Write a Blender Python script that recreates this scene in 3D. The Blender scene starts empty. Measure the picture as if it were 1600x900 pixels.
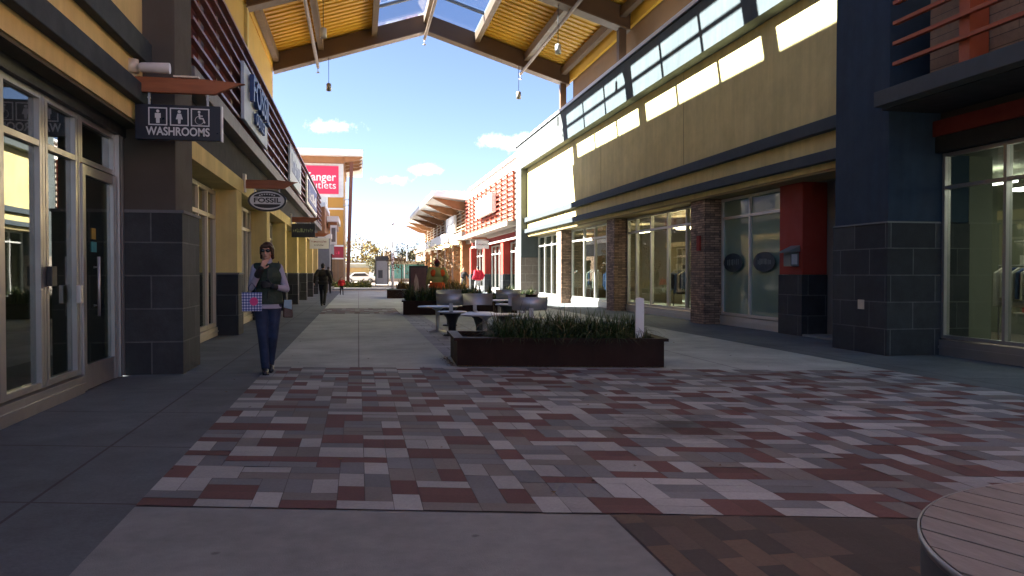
import bpy, bmesh, math, random
from mathutils import Vector, Matrix, Euler
random.seed(7)
SC = bpy.context.scene
COL = SC.collection
R = math.radians
OFF = {}

# ------------------------------------------------------------------ helpers
def thing(name, label, cat, loc=(0, 0, 0), rz=0.0, group=None):
    o = bpy.data.objects.new(name, None)
    o.empty_display_size = 0.2
    COL.objects.link(o)
    o.location = loc
    o.rotation_euler = (0, 0, rz)
    tag(o, label, cat, group)
    OFF[o.name] = Vector(loc)
    return o

def tag(o, label=None, cat=None, group=None, kind=None):
    if label: o['label'] = label
    if cat: o['category'] = cat
    if group: o['group'] = group
    if kind: o['kind'] = kind
    return o

class MB:
    """collects shapes into one bmesh"""
    def __init__(s):
        s.bm = bmesh.new()
    def box(s, x0, x1, y0, y1, z0, z1, mi=0):
        if x0 > x1: x0, x1 = x1, x0
        if y0 > y1: y0, y1 = y1, y0
        if z0 > z1: z0, z1 = z1, z0
        v = [s.bm.verts.new(p) for p in ((x0,y0,z0),(x1,y0,z0),(x1,y1,z0),(x0,y1,z0),(x0,y0,z1),(x1,y0,z1),(x1,y1,z1),(x0,y1,z1))]
        for f in ((0,3,2,1),(4,5,6,7),(0,1,5,4),(1,2,6,5),(2,3,7,6),(3,0,4,7)):
            s.bm.faces.new([v[i] for i in f]).material_index = mi
        return s
    def hexa(s, pts, mi=0):
        v = [s.bm.verts.new(p) for p in pts]
        for f in ((0,3,2,1),(4,5,6,7),(0,1,5,4),(1,2,6,5),(2,3,7,6),(3,0,4,7)):
            s.bm.faces.new([v[i] for i in f]).material_index = mi
        return s
    def bar(s, p0, p1, w, h, up=(0, 0, 1)):
        p0, p1 = Vector(p0), Vector(p1)
        d = (p1 - p0).normalized(); u = Vector(up)
        if abs(d.dot(u)) > .99: u = Vector((1, 0, 0))
        a = d.cross(u).normalized() * (w / 2); b = a.cross(d).normalized() * (h / 2)
        s.hexa([p0-a-b, p0+a-b, p1+a-b, p1-a-b, p0-a+b, p0+a+b, p1+a+b, p1-a+b])
        return s
    def poly(s, pts, mi=0):
        f = s.bm.faces.new([s.bm.verts.new(p) for p in pts]); f.material_index = mi
        return s
    def prism(s, pts, vec, mi=0):
        """closed polygon pts (3d) extruded along vec"""
        vec = Vector(vec); n = len(pts)
        a = [s.bm.verts.new(p) for p in pts]; b = [s.bm.verts.new(Vector(p) + vec) for p in pts]
        s.bm.faces.new(a[::-1]).material_index = mi; s.bm.faces.new(b).material_index = mi
        for i in range(n):
            s.bm.faces.new((a[i], a[(i+1) % n], b[(i+1) % n], b[i])).material_index = mi
        return s
    def cyl(s, p0, p1, r0, r1=None, n=12, cap=True, smooth=True):
        p0, p1 = Vector(p0), Vector(p1)
        r1 = r0 if r1 is None else r1
        d = (p1 - p0).normalized()
        u = Vector((0, 0, 1)) if abs(d.z) < .95 else Vector((1, 0, 0))
        a = d.cross(u).normalized(); b = d.cross(a).normalized()
        A, B = [], []
        for i in range(n):
            t = 2 * math.pi * i / n; q = a * math.cos(t) + b * math.sin(t)
            A.append(s.bm.verts.new(p0 + q * r0)); B.append(s.bm.verts.new(p1 + q * r1))
        for i in range(n):
            f = s.bm.faces.new((A[i], B[i], B[(i+1) % n], A[(i+1) % n])); f.smooth = smooth
        if cap:
            s.bm.faces.new(A); s.bm.faces.new(B[::-1])
        return s
    def tube(s, pts, r, n=8):
        pts = [Vector(p) for p in pts]
        rs = r if isinstance(r, (list, tuple)) else [r] * len(pts)
        rings = []
        for i, p in enumerate(pts):
            d = (pts[min(i+1, len(pts)-1)] - pts[max(i-1, 0)]).normalized()
            u = Vector((0, 0, 1)) if abs(d.z) < .9 else Vector((1, 0, 0))
            a = d.cross(u).normalized(); b = d.cross(a).normalized()
            rings.append([s.bm.verts.new(p + (a*math.cos(2*math.pi*k/n) + b*math.sin(2*math.pi*k/n)) * rs[i]) for k in range(n)])
        for A, B in zip(rings, rings[1:]):
            for k in range(n):
                s.bm.faces.new((A[k], B[k], B[(k+1) % n], A[(k+1) % n])).smooth = True
        s.bm.faces.new(rings[0]); s.bm.faces.new(rings[-1][::-1])
        return s
    def lathe(s, prof, c=(0, 0), n=32, a0=0.0, a1=2*math.pi):
        """prof: [(r,z)...] revolved round vertical axis through c"""
        full = abs(a1 - a0 - 2*math.pi) < 1e-6
        m = n if full else n + 1
        rings = []
        for i in range(m):
            t = a0 + (a1 - a0) * i / n
            rings.append([s.bm.verts.new((c[0] + r*math.cos(t), c[1] + r*math.sin(t), z)) for r, z in prof])
        k = len(prof)
        for i in range(n):
            A, B = rings[i], rings[(i+1) % m]
            for j in range(k - 1):
                s.bm.faces.new((A[j], B[j], B[j+1], A[j+1])).smooth = True
        return s
    def ell(s, c, r, n=16, m=10, rot=None):
        M = Matrix.Translation(Vector(c)) @ (rot.to_4x4() if rot else Matrix()) @ Matrix.Diagonal((r[0], r[1], r[2], 1))
        ret = bmesh.ops.create_uvsphere(s.bm, u_segments=n, v_segments=m, radius=1, matrix=M)
        for v in ret['verts']:
            for f in v.link_faces: f.smooth = True
        return s
    def cap(s, p0, r0, p1, r1, n=14):
        p0, p1 = Vector(p0), Vector(p1)
        s.cyl(p0, p1, r0, r1, n)
        s.ell(p0, (r0,)*3, n, 8); s.ell(p1, (r1,)*3, n, 8)
        return s
    def drum(s, z0, z1, a0, b0, a1, b1, cy=.005, n=28):
        A = [s.bm.verts.new((a0*math.cos(2*math.pi*k/n), cy + b0*math.sin(2*math.pi*k/n), z0)) for k in range(n)]
        B = [s.bm.verts.new((a1*math.cos(2*math.pi*k/n), cy + b1*math.sin(2*math.pi*k/n), z1)) for k in range(n)]
        for k in range(n): s.bm.faces.new((A[k], A[(k+1) % n], B[(k+1) % n], B[k]))
        s.bm.faces.new(A[::-1]); s.bm.faces.new(B)
        return s
    def chain(s, pts, rs):
        for i in range(len(pts) - 1): s.cap(pts[i], rs[i], pts[i+1], rs[i+1])
        return s
    def build(s, name, mat, parent=None, local=False, bevel=0.0, kind=None, weld=True, fix=True):
        if fix: bmesh.ops.recalc_face_normals(s.bm, faces=s.bm.faces[:])
        me = bpy.data.meshes.new(name)
        if parent is not None and not local:
            bmesh.ops.translate(s.bm, verts=s.bm.verts[:], vec=-off(parent))
        s.bm.to_mesh(me); s.bm.free()
        for m in (mat if isinstance(mat, (list, tuple)) else [mat]): me.materials.append(m)
        o = bpy.data.objects.new(name, me)
        COL.objects.link(o)
        if parent is not None: o.parent = parent
        if kind: o['kind'] = kind
        if bevel:
            md = o.modifiers.new('bevel', 'BEVEL'); md.width = bevel; md.segments = 2; md.limit_method = 'ANGLE'
        return o
    def remesh(s, name, mat, parent, voxel=.02, smooth=4, dec=None):
        """union of everything collected as ONE continuous surface"""
        me = bpy.data.meshes.new('tmp'); s.bm.to_mesh(me); s.bm.free()
        t = bpy.data.objects.new('tmp', me); COL.objects.link(t)
        md = t.modifiers.new('r', 'REMESH'); md.mode = 'VOXEL'; md.voxel_size = voxel; md.use_smooth_shade = True
        sm = t.modifiers.new('s', 'SMOOTH'); sm.iterations = smooth; sm.factor = .5
        dg = bpy.context.evaluated_depsgraph_get(); dg.update()
        me2 = bpy.data.meshes.new_from_object(t.evaluated_get(dg))
        bpy.data.objects.remove(t); bpy.data.meshes.remove(me)
        me2.name = name; me2.materials.clear(); me2.materials.append(mat)
        for p in me2.polygons: p.use_smooth = True
        o = bpy.data.objects.new(name, me2); COL.objects.link(o); o.parent = parent
        return o

def off(o):
    while o.parent: o = o.parent
    return OFF.get(o.name, Vector((0, 0, 0)))

def copy_tree(o, parent=None):
    c = o.copy(); COL.objects.link(c); c.parent = parent
    for ch in [x for x in bpy.data.objects if x.parent == o]: copy_tree(ch, c)
    return c

FACE = {  # text orientation: how text x / y / normal map to world
    '-Y': Matrix(((1,0,0),(0,0,-1),(0,1,0))),
    '+X': Matrix(((0,0,1),(1,0,0),(0,1,0))),
    '-X': Matrix(((0,0,-1),(-1,0,0),(0,1,0))),
}
def lettering(body, size, at, face, mat, parent, name='lettering', depth=.006, width=None, bold=0.0, spacing=1.0, local=False, sx=None):
    cu = bpy.data.curves.new('t', 'FONT'); cu.body = body; cu.size = size
    cu.align_x = 'CENTER'; cu.align_y = 'CENTER'; cu.extrude = depth / 2; cu.offset = bold; cu.space_character = spacing
    t = bpy.data.objects.new('t', cu); COL.objects.link(t)
    dg = bpy.context.evaluated_depsgraph_get(); dg.update()
    me = bpy.data.meshes.new_from_object(t.evaluated_get(dg))
    bpy.data.objects.remove(t); bpy.data.curves.remove(cu)
    xs = [v.co.x for v in me.vertices]
    k = width / (max(xs) - min(xs)) if width else 1
    F = FACE[face]
    o_ = Vector((0, 0, 0)) if local else off(parent)
    for v in me.vertices:
        v.co = F @ Vector((v.co.x * k, v.co.y, v.co.z)) + Vector(at) - o_
    me.materials.clear(); me.materials.append(mat); me.name = name
    o = bpy.data.objects.new(name, me); COL.objects.link(o); o.parent = parent
    return o

def letters(*a, **k):
    """raised sign letters, each a part of its own"""
    o = lettering(*a, **k)
    bm = bmesh.new(); bm.from_mesh(o.data); bmesh.ops.remove_doubles(bm, verts=bm.verts[:], dist=1e-5)
    left = set(bm.verts); groups = []
    while left:
        st = [left.pop()]; g = set(st)
        while st:
            for e in st.pop().link_edges:
                for v in e.verts:
                    if v in left: left.discard(v); g.add(v); st.append(v)
        groups.append(g)
    for g in groups:
        me = bpy.data.meshes.new('letter'); ix = {v: i for i, v in enumerate(g)}
        fs = {f for v in g for f in v.link_faces}
        me.from_pydata([v.co[:] for v in ix], [], [[ix[v] for v in f.verts] for f in fs])
        me.materials.append(o.data.materials[0])
        c = bpy.data.objects.new('letter', me); COL.objects.link(c); c.parent = o.parent
    bm.free(); bpy.data.objects.remove(o)

# ------------------------------------------------------------------ materials
def nodes(name):
    m = bpy.data.materials.new(name); m.use_nodes = True
    nt = m.node_tree; b = nt.nodes['Principled BSDF']
    return m, nt, b
def N(nt, t, **kw):
    n = nt.nodes.new(t)
    for k, v in kw.items(): setattr(n, k, v)
    return n
def math_node(nt, op, a, b=None, clamp=False):
    n = N(nt, 'ShaderNodeMath', operation=op); n.use_clamp = clamp
    for i, v in enumerate((a, b)):
        if v is None: continue
        if isinstance(v, (int, float)): n.inputs[i].default_value = v
        else: nt.links.new(v, n.inputs[i])
    return n.outputs[0]
def pos(nt):
    return N(nt, 'ShaderNodeNewGeometry').outputs['Position']
def noise(nt, vec, scale, detail=4, rough=.6):
    n = N(nt, 'ShaderNodeTexNoise'); n.inputs['Scale'].default_value = scale
    n.inputs['Detail'].default_value = detail; n.inputs['Roughness'].default_value = rough
    if vec is not None: nt.links.new(vec, n.inputs['Vector'])
    return n.outputs['Fac']
def mult(nt, col, fac):
    """colour * scalar"""
    n = N(nt, 'ShaderNodeMix', data_type='RGBA', blend_type='MULTIPLY'); n.inputs[0].default_value = 1
    if isinstance(col, tuple): n.inputs[6].default_value = (*col, 1)
    else: nt.links.new(col, n.inputs[6])
    c = N(nt, 'ShaderNodeCombineColor')
    for i in range(3): nt.links.new(fac, c.inputs[i])
    nt.links.new(c.outputs[0], n.inputs[7])
    return n.outputs[2]
def maprange(nt, v, a, b, c, d):
    n = N(nt, 'ShaderNodeMapRange'); n.clamp = True
    nt.links.new(v, n.inputs[0])
    for i, x in enumerate((a, b, c, d)): n.inputs[i+1].default_value = x
    return n.outputs[0]
def bump(nt, b, h, strength=.3, dist=.01):
    n = N(nt, 'ShaderNodeBump'); n.inputs['Strength'].default_value = strength; n.inputs['Distance'].default_value = dist
    nt.links.new(h, n.inputs['Height']); nt.links.new(n.outputs[0], b.inputs['Normal'])

def mat(name, col, rough=.7, var=.12, scale=2.0, bmp=.0, bscale=60, metal=0.0, spec=.5, stretch=None, dirt=0.0, streak=0.0, spots=0.0):
    m, nt, b = nodes(name)
    p = pos(nt)
    if stretch:
        mp = N(nt, 'ShaderNodeMapping'); mp.inputs['Scale'].default_value = stretch
        nt.links.new(p, mp.inputs['Vector']); p2 = mp.outputs[0]
    else: p2 = p
    f = maprange(nt, noise(nt, p2, scale, 6, .65), .25, .75, 1 - var, 1 + var)
    c = mult(nt, col, f)
    if dirt:
        f2 = maprange(nt, noise(nt, p, .9, 5, .7), .42, .62, 1.0, 1.0 - dirt)
        c = mult(nt, c, f2)
    if streak:            # rain streaks: noise drawn out vertically
        mp2 = N(nt, 'ShaderNodeMapping'); mp2.inputs['Scale'].default_value = (2.6, 2.6, .16); nt.links.new(p, mp2.inputs['Vector'])
        c = mult(nt, c, maprange(nt, noise(nt, mp2.outputs[0], 1.6, 6, .7), .35, .7, 1.0, 1.0 - streak))
    if spots:             # trodden gum and drips
        vo = N(nt, 'ShaderNodeTexVoronoi'); vo.inputs['Scale'].default_value = 2.3; nt.links.new(p, vo.inputs['Vector'])
        c = mult(nt, c, maprange(nt, math_node(nt, 'ADD', vo.outputs['Distance'], math_node(nt, 'MULTIPLY', noise(nt, p, 30, 3), .05)), .055, .085, 1.0 - spots, 1.0))
    nt.links.new(c, b.inputs['Base Color'])
    b.inputs['Roughness'].default_value = rough; b.inputs['Metallic'].default_value = metal
    b.inputs['Specular IOR Level'].default_value = spec
    if rough < .95 and rough > .12:
        rr = maprange(nt, noise(nt, p, scale * 2.3, 4), .3, .7, max(0, rough - .08), min(1, rough + .08))
        nt.links.new(rr, b.inputs['Roughness'])
    if bmp: bump(nt, b, noise(nt, p, bscale, 3), bmp)
    return m

def brickmat(name, c1, c2, mortar, bw, bh, ms, rough=.85, off_=.5, var=.2, bmp=.5, ground=False, bias=0.0, nscale=9):
    m, nt, b = nodes(name)
    sp = N(nt, 'ShaderNodeSeparateXYZ'); nt.links.new(pos(nt), sp.inputs[0])
    cb = N(nt, 'ShaderNodeCombineXYZ')
    if ground:
        nt.links.new(sp.outputs[0], cb.inputs[0])
        nt.links.new(math_node(nt, 'ADD', sp.outputs[1], math_node(nt, 'MULTIPLY', sp.outputs[0], .25)), cb.inputs[1])
    else:
        nt.links.new(math_node(nt, 'ADD', sp.outputs[0], sp.outputs[1]), cb.inputs[0]); nt.links.new(sp.outputs[2], cb.inputs[1])
    t = N(nt, 'ShaderNodeTexBrick'); t.offset = off_; t.squash = 1
    nt.links.new(cb.outputs[0], t.inputs['Vector'])
    t.inputs['Color1'].default_value = (*c1, 1); t.inputs['Color2'].default_value = (*c2, 1); t.inputs['Mortar'].default_value = (*mortar, 1)
    t.inputs['Scale'].default_value = 1; t.inputs['Brick Width'].default_value = bw; t.inputs['Row Height'].default_value = bh
    t.inputs['Mortar Size'].default_value = ms; t.inputs['Mortar Smooth'].default_value = .2; t.inputs['Bias'].default_value = bias
    f = maprange(nt, noise(nt, pos(nt), nscale, 6, .7), .25, .75, 1 - var, 1 + var)
    bc = mult(nt, t.outputs['Color'], f)
    if ground:            # speckle and trodden dirt patches
        bc = mult(nt, bc, maprange(nt, noise(nt, pos(nt), 38, 5, .7), .3, .7, .86, 1.14))
        bc = mult(nt, bc, maprange(nt, noise(nt, pos(nt), .55, 8, .72), .40, .62, 1.06, .74))
    nt.links.new(bc, b.inputs['Base Color'])
    b.inputs['Roughness'].default_value = rough
    h = math_node(nt, 'ADD', math_node(nt, 'MULTIPLY', t.outputs['Fac'], -1.0), math_node(nt, 'MULTIPLY', noise(nt, pos(nt), 45, 3), .5))
    if bmp: bump(nt, b, h, bmp, .012)
    return m

def glassmat(name, tint=(.75, .82, .8), refl=1.0):
    m = bpy.data.materials.new(name); m.use_nodes = True; nt = m.node_tree; nt.nodes.clear()
    out = N(nt, 'ShaderNodeOutputMaterial'); mx = N(nt, 'ShaderNodeMixShader')
    tr = N(nt, 'ShaderNodeBsdfTransparent'); tr.inputs[0].default_value = (*tint, 1)
    gl = N(nt, 'ShaderNodeBsdfGlossy'); gl.inputs['Roughness'].default_value = .012; gl.inputs[0].default_value = (.95, .97, .96, 1)
    bp = N(nt, 'ShaderNodeBump'); bp.inputs['Strength'].default_value = .03; bp.inputs['Distance'].default_value = .02
    nt.links.new(noise(nt, pos(nt), .8, 2), bp.inputs['Height']); nt.links.new(bp.outputs[0], gl.inputs['Normal'])
    g = N(nt, 'ShaderNodeNewGeometry'); dp = N(nt, 'ShaderNodeVectorMath', operation='DOT_PRODUCT')
    nt.links.new(g.outputs['Incoming'], dp.inputs[0]); nt.links.new(g.outputs['Normal'], dp.inputs[1])
    c1 = math_node(nt, 'SUBTRACT', 1.0, math_node(nt, 'ABSOLUTE', dp.outputs['Value']), clamp=True)
    f = math_node(nt, 'ADD', math_node(nt, 'MULTIPLY', math_node(nt, 'POWER', c1, 5.0), .9), .085 * refl, clamp=True)
    nt.links.new(f, mx.inputs[0]); nt.links.new(tr.outputs[0], mx.inputs[1]); nt.links.new(gl.outputs[0], mx.inputs[2])
    nt.links.new(mx.outputs[0], out.inputs[0])
    return m

def emit(name, col, s):
    m, nt, b = nodes(name)
    b.inputs['Base Color'].default_value = (*col, 1); b.inputs['Emission Color'].default_value = (*col, 1); b.inputs['Emission Strength'].default_value = s
    return m

def leafmat(name, a, bcol, rough=.6, dead=None):
    m, nt, b = nodes(name)
    oi = N(nt, 'ShaderNodeNewGeometry')
    rp = N(nt, 'ShaderNodeValToRGB')
    rp.color_ramp.elements[0].color = (*a, 1); rp.color_ramp.elements[1].color = (*bcol, 1); rp.color_ramp.elements[1].position = .86
    if dead: e = rp.color_ramp.elements.new(.93); e.color = (*dead, 1)
    nt.links.new(oi.outputs['Random Per Island'], rp.inputs[0])
    nt.links.new(rp.outputs[0], b.inputs['Base Color']); b.inputs['Roughness'].default_value = rough
    b.inputs['Specular IOR Level'].default_value = .3
    return m

m_stucco = mat('yellow_stucco', (.76, .62, .27), .9, .08, 1.3, .35, 90, dirt=.12, streak=.16)
m_stuccoL = mat('tan_stucco', (.80, .63, .26), .9, .08, 1.3, .35, 90, dirt=.10, streak=.16)
m_upper = mat('ochre_panel', (.68, .44, .10), .8, .08, 1.0, .1, 60)
m_teal = mat('dark_slate_trim', (.026, .038, .048), .8, .12, 2, .15, 120)
m_graypar = mat('grey_green_stucco', (.09, .105, .105), .9, .08, 1.2, .2, 120, dirt=.1, streak=.2)
m_white = mat('white_metal', (.78, .78, .76), .5, .05, 2)
m_coping = mat('white_coping', (.8, .8, .8), .5, .04, 2)
m_brownst = mat('brown_stucco', (.075, .065, .053), .9, .1, 1.5, .25, 120)
m_block = brickmat('charcoal_block', (.016, .020, .025), (.042, .046, .050), (.10, .105, .105), .82, .44, .010, .8, var=.38, bmp=.7, nscale=3.5)
m_blockg = brickmat('brown_grey_block', (.20, .17, .14), (.24, .20, .17), (.34, .31, .28), .82, .44, .012, .85, var=.2, bmp=.4)
m_ledge = brickmat('ledge_stone', (.44, .29, .20), (.19, .13, .095), (.05, .04, .03), .26, .062, .006, .9, var=.45, bmp=1.0, nscale=6)
m_blue = mat('navy_stucco', (.022, .045, .076), .85, .14, 1.5, .4, 90, dirt=.15, streak=.25)
m_red = mat('brick_red_stucco', (.30, .035, .02), .8, .1, 1.5, .15, 120)
m_redbright = mat('vermilion_stucco', (.38, .04, .026), .8, .08, 1.5, .15, 120)
m_alum = mat('clear_aluminium', (.44, .42, .41), .38, .06, 3, metal=.75)
m_alumw = mat('pale_aluminium', (.62, .61, .58), .45, .06, 3, metal=.35)
m_frameb = mat('beige_frame', (.62, .55, .43), .5, .06, 3, metal=.2)
m_glass = glassmat('shop_glass')
m_glassd = glassmat('tinted_glass', (.34, .38, .37))
m_glassg = mat('frosted_green_glass', (.20, .30, .255), .05, .06, .8, spec=.9)
m_sky_glass = glassmat('skylight_glass', (.86, .92, .97), .5)
m_inter = mat('interior_paint', (.20, .17, .12), .9, .1, .7)
m_interg = mat('green_blind', (.22, .33, .29), .9, .08, 1.0)
m_floor_in = mat('interior_floor', (.22, .18, .13), .5, .15, 1.5)
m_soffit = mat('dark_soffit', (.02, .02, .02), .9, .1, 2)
m_fascia = mat('grey_brown_fascia', (.15, .13, .125), .6, .08, 2)
m_fasciag = mat('grey_fascia', (.17, .185, .185), .7, .08, 2)
m_slat = mat('oxblood_slat', (.20, .055, .035), .4, .12, 3, spec=.6)
m_slatr = mat('orange_red_slat', (.36, .085, .035), .5, .12, 3)
m_plank = brickmat('grey_plank', (.26, .25, .265), (.33, .315, .33), (.08, .08, .085), 6.0, .19, .006, .8, var=.15, bmp=.3)
m_plankb = brickmat('brown_plank', (.24, .155, .095), (.30, .20, .125), (.07, .05, .035), 6.0, .16, .006, .8, var=.25, bmp=.3)
m_cream = mat('cream_panel', (.46, .38, .30), .8, .06, 1.2, .1, 90)
m_pinkish = mat('pale_pink_panel', (.62, .53, .46), .8, .06, 1.2, .1, 90)
m_beam = mat('brown_steel', (.115, .064, .036), .55, .12, 1.5)
m_purlin = mat('taupe_steel', (.185, .122, .078), .5, .1, 2)
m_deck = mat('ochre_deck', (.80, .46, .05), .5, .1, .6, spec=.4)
m_wood = mat('cedar_wood', (.28, .085, .028), .55, .28, 2.5, .1, 40, stretch=(.6, 6, 6))
m_woodo = mat('orange_wood', (.26, .11, .04), .6, .2, 2.5, stretch=(1, 1, 1))
m_dark = mat('black_steel', (.018, .018, .02), .5, .15, 3)
m_navy = mat('navy_sign', (.008, .012, .026), .35, .1, 3)
m_lett = mat('white_letter', (.8, .8, .8), .5, .02, 3)
m_lettg = mat('silver_letter', (.62, .63, .64), .45, .03, 3)
m_lettblue = mat('blue_letter', (.02, .045, .16), .4, .05, 3)
m_steel = mat('brushed_steel', (.44, .44, .46), .46, .12, 5, metal=.75)
m_planter = mat('rust_brown_planter', (.034, .014, .009), .6, .3, 2.5, .2, 30, dirt=.25, spec=.2, streak=.3)
m_soil = mat('soil', (.03, .022, .016), .95, .3, 6, .6, 30)
m_grassd = leafmat('dark_grass_blade', (.012, .030, .008), (.055, .095, .024), dead=(.17, .13, .055))
m_grassy = leafmat('dry_grass_blade', (.10, .09, .02), (.22, .13, .03))
m_bark = mat('bark', (.07, .05, .038), .9, .3, 8, .5, 30)
m_skin = mat('skin', (.50, .28, .20), .55, .08, 12)
# ------------------------------------------------------------------ ground
def sheet(name, pts, z, m, kind='structure'):
    b = MB(); b.poly([(x, y, z) for x, y in pts])
    return b.build(name, m, kind=kind)
K = .25                                   # cross joints run askew to the street
m_conc = mat('pale_concrete', (.235, .258, .252), .85, .15, 6.0, .4, 150, dirt=.16, spots=.45)
m_ground = mat('far_ground', (.30, .27, .23), .95, .15, .05)
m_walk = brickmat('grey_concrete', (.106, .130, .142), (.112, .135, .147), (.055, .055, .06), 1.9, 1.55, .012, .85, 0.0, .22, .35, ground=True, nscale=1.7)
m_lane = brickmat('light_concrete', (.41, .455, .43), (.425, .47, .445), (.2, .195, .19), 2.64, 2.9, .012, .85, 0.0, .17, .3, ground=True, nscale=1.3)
m_asph = mat('asphalt', (.055, .055, .06), .9, .2, 2, .4, 120)
sheet('ground', [(-900, -900), (900, -900), (900, 2500), (-900, 2500)], -.012, m_ground)
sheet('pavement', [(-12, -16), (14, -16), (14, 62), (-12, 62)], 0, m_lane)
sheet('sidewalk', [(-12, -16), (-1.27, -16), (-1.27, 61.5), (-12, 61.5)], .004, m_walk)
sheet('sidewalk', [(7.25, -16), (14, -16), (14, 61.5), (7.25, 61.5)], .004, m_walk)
sheet('concrete_apron', [(-1.27, -16), (1.37, -16), (1.37, 4.25), (-1.27, 4.92)], .004, m_conc)
sheet('road', [(-80, 67.5), (80, 67.5), (80, 76), (-80, 76)], -.004, m_asph)
b = MB(); b.box(-40, 40, 61.9, 62.35, -.01, .025); b.build('kerb', m_cream, kind='structure')

# brick pavers: a random domino laying of 2:1 stones, cross joints askew
PU, GAP = .163, .0012
def pavers(name, u0, nu, v0, nv, z, colours, weights, seed, clip):
    rnd = random.Random(seed)
    g = [[-1]*nv for _ in range(nu)]
    stones = []                                    # (cells, colour)
    def free(cc): return all(0 <= a < nu and 0 <= c < nv and g[a][c] < 0 for a, c in cc)
    def H(i, j): return [(i, j), (i+1, j)]
    def Vv(i, j): return [(i, j), (i, j+1)]
    for j in range(nv):
        for i in range(nu):
            if g[i][j] >= 0: continue
            near = [g[a][c] for a, c in ((i-1, j), (i, j-1), (i+1, j-1)) if 0 <= a < nu and c >= 0 and g[a][c] >= 0]
            for _ in range(6):
                col = rnd.choices(range(len(colours)), weights)[0]
                if col not in near or rnd.random() < .12: break
            pats = [[H(i, j), H(i, j+1)], [Vv(i, j), Vv(i+1, j)], [H(i, j), H(i+2, j)], [H(i, j), H(i, j+1)], [H(i, j)], [H(i, j)], [Vv(i, j)], [Vv(i, j)], [H(i, j), Vv(i+2, j)]]
            rnd.shuffle(pats)
            for p in pats + [[[(i, j)]]]:
                if free([c for d in p for c in d]):
                    for d in p:
                        stones.append((d, col))
                        for a, c in d: g[a][c] = col
                    break
    b = MB()
    for cc, col in stones:
        i0 = min(c[0] for c in cc); i1 = max(c[0] for c in cc) + 1; j0 = min(c[1] for c in cc); j1 = max(c[1] for c in cc) + 1
        q = lambda: rnd.uniform(0, .0014)
        ua, ub = u0 + i0*PU + GAP + q(), u0 + i1*PU - GAP - q()
        va, vb = v0 + j0*PU + GAP + q(), v0 + j1*PU - GAP - q()
        if not clip((ua+ub)/2, (va+vb)/2): continue
        dz = z + rnd.uniform(0, .002); tx, ty = rnd.uniform(-.0012, .0012), rnd.uniform(-.0012, .0012)
        b.poly([(ua, va - K*ua, dz-tx-ty), (ub, va - K*ub, dz+tx-ty), (ub, vb - K*ub, dz+tx+ty), (ua, vb - K*ua, dz-tx+ty)], col)
    return b.build(name, colours, kind='structure', fix=False)
def pavmat(name, col, var=.16):
    m, nt, b = nodes(name); p = pos(nt)
    g = N(nt, 'ShaderNodeNewGeometry')
    f1 = maprange(nt, g.outputs['Random Per Island'], 0, 1, 1 - var, 1 + var)
    f2 = maprange(nt, noise(nt, p, 60, 5, .7), .25, .75, .82, 1.18)
    # an old spill on the paving: dark uneven blotch with a shape of its own
    mp = N(nt, 'ShaderNodeMapping'); mp.inputs['Location'].default_value = (-2.75, -6.6, 0)
    nt.links.new(p, mp.inputs['Vector'])
    ln = N(nt, 'ShaderNodeVectorMath', operation='LENGTH'); nt.links.new(mp.outputs[0], ln.inputs[0])
    d = math_node(nt, 'ADD', ln.outputs['Value'], math_node(nt, 'MULTIPLY', noise(nt, p, 3.2, 5, .75), 1.5))
    f3 = maprange(nt, d, .85, 1.45, .42, 1.0)
    f4 = maprange(nt, noise(nt, p, .7, 5, .6), .35, .65, .85, 1.12)
    c = mult(nt, mult(nt, mult(nt, mult(nt, col, f1), f2), f3), f4)
    nt.links.new(c, b.inputs['Base Color']); b.inputs['Roughness'].default_value = .88
    bump(nt, b, noise(nt, p, 220, 3), .35, .004)
    return m
pv = [pavmat('pale_paver', (.335, .36, .35)), pavmat('red_paver', (.125, .062, .058)), pavmat('grey_paver', (.16, .178, .186)), pavmat('taupe_paver', (.175, .172, .16))]
m_joint = mat('paver_joint', (.085, .075, .07), .95, .2, 20)
zone = [(-1.27, 4.92), (1.37, 4.25), (7.25, 2.75), (14, 1.0), (14, 8.2), (7.25, 9.75), (4.3, 10.5), (1.37, 11.25), (-1.27, 11.55)]
sheet('paver_bed', [(-1.27, 4.92), (7.25, 2.80), (7.25, 9.75), (-1.27, 11.85)], .004, m_joint)
nu = int(8.52 / PU)
pavers('brick_paving', -1.27, nu, 4.61, 43, .008, pv, [38, 30, 24, 10], 5, lambda u, v: 4.6 < v < 11.6)
# far strip of pavers across the lane
sheet('paver_bed', [(-1.27, 26.9 + .25*1.27), (1.37, 26.9 - .34), (1.37, 31.4 - .34), (-1.27, 31.4 + .25*1.27)], .004, m_joint)
pavers('brick_paving', -1.27, 16, 26.9, 27, .008, pv, [30, 34, 28, 22], 9, lambda u, v: True)
# brown brick strip in the near right
m_bb = brickmat('brown_brick', (.17, .085, .055), (.10, .065, .05), (.035, .028, .025), .20, .40, .004, .85, var=.3, bmp=.5)
def brickstrip():
    b = MB(); rnd = random.Random(3)
    w, l = .135, .36
    i = 0; x = 1.38
    while x < 7.2:
        y = -16 + rnd.random() * l if False else .2 - rnd.random() * l
        while y < 5:
            ya, yb = y + GAP, y + l - GAP
            lim = 4.61 - K * (x + w/2) - .02
            if ya < lim:
                yb = min(yb, lim)
                b.poly([(x + GAP, ya, .008), (x + w - GAP, ya, .008), (x + w - GAP, yb, .008), (x + GAP, yb, .008)], rnd.choices((0, 1, 2), (4, 4, 2))[0])
            y += l
        x += w
    return b.build('brick_strip', [pavmat('brown_paver', (.098, .076, .062)), pavmat('dark_brown_paver', (.064, .056, .052)), pavmat('tan_paver', (.142, .102, .074))], kind='structure', fix=False)
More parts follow.
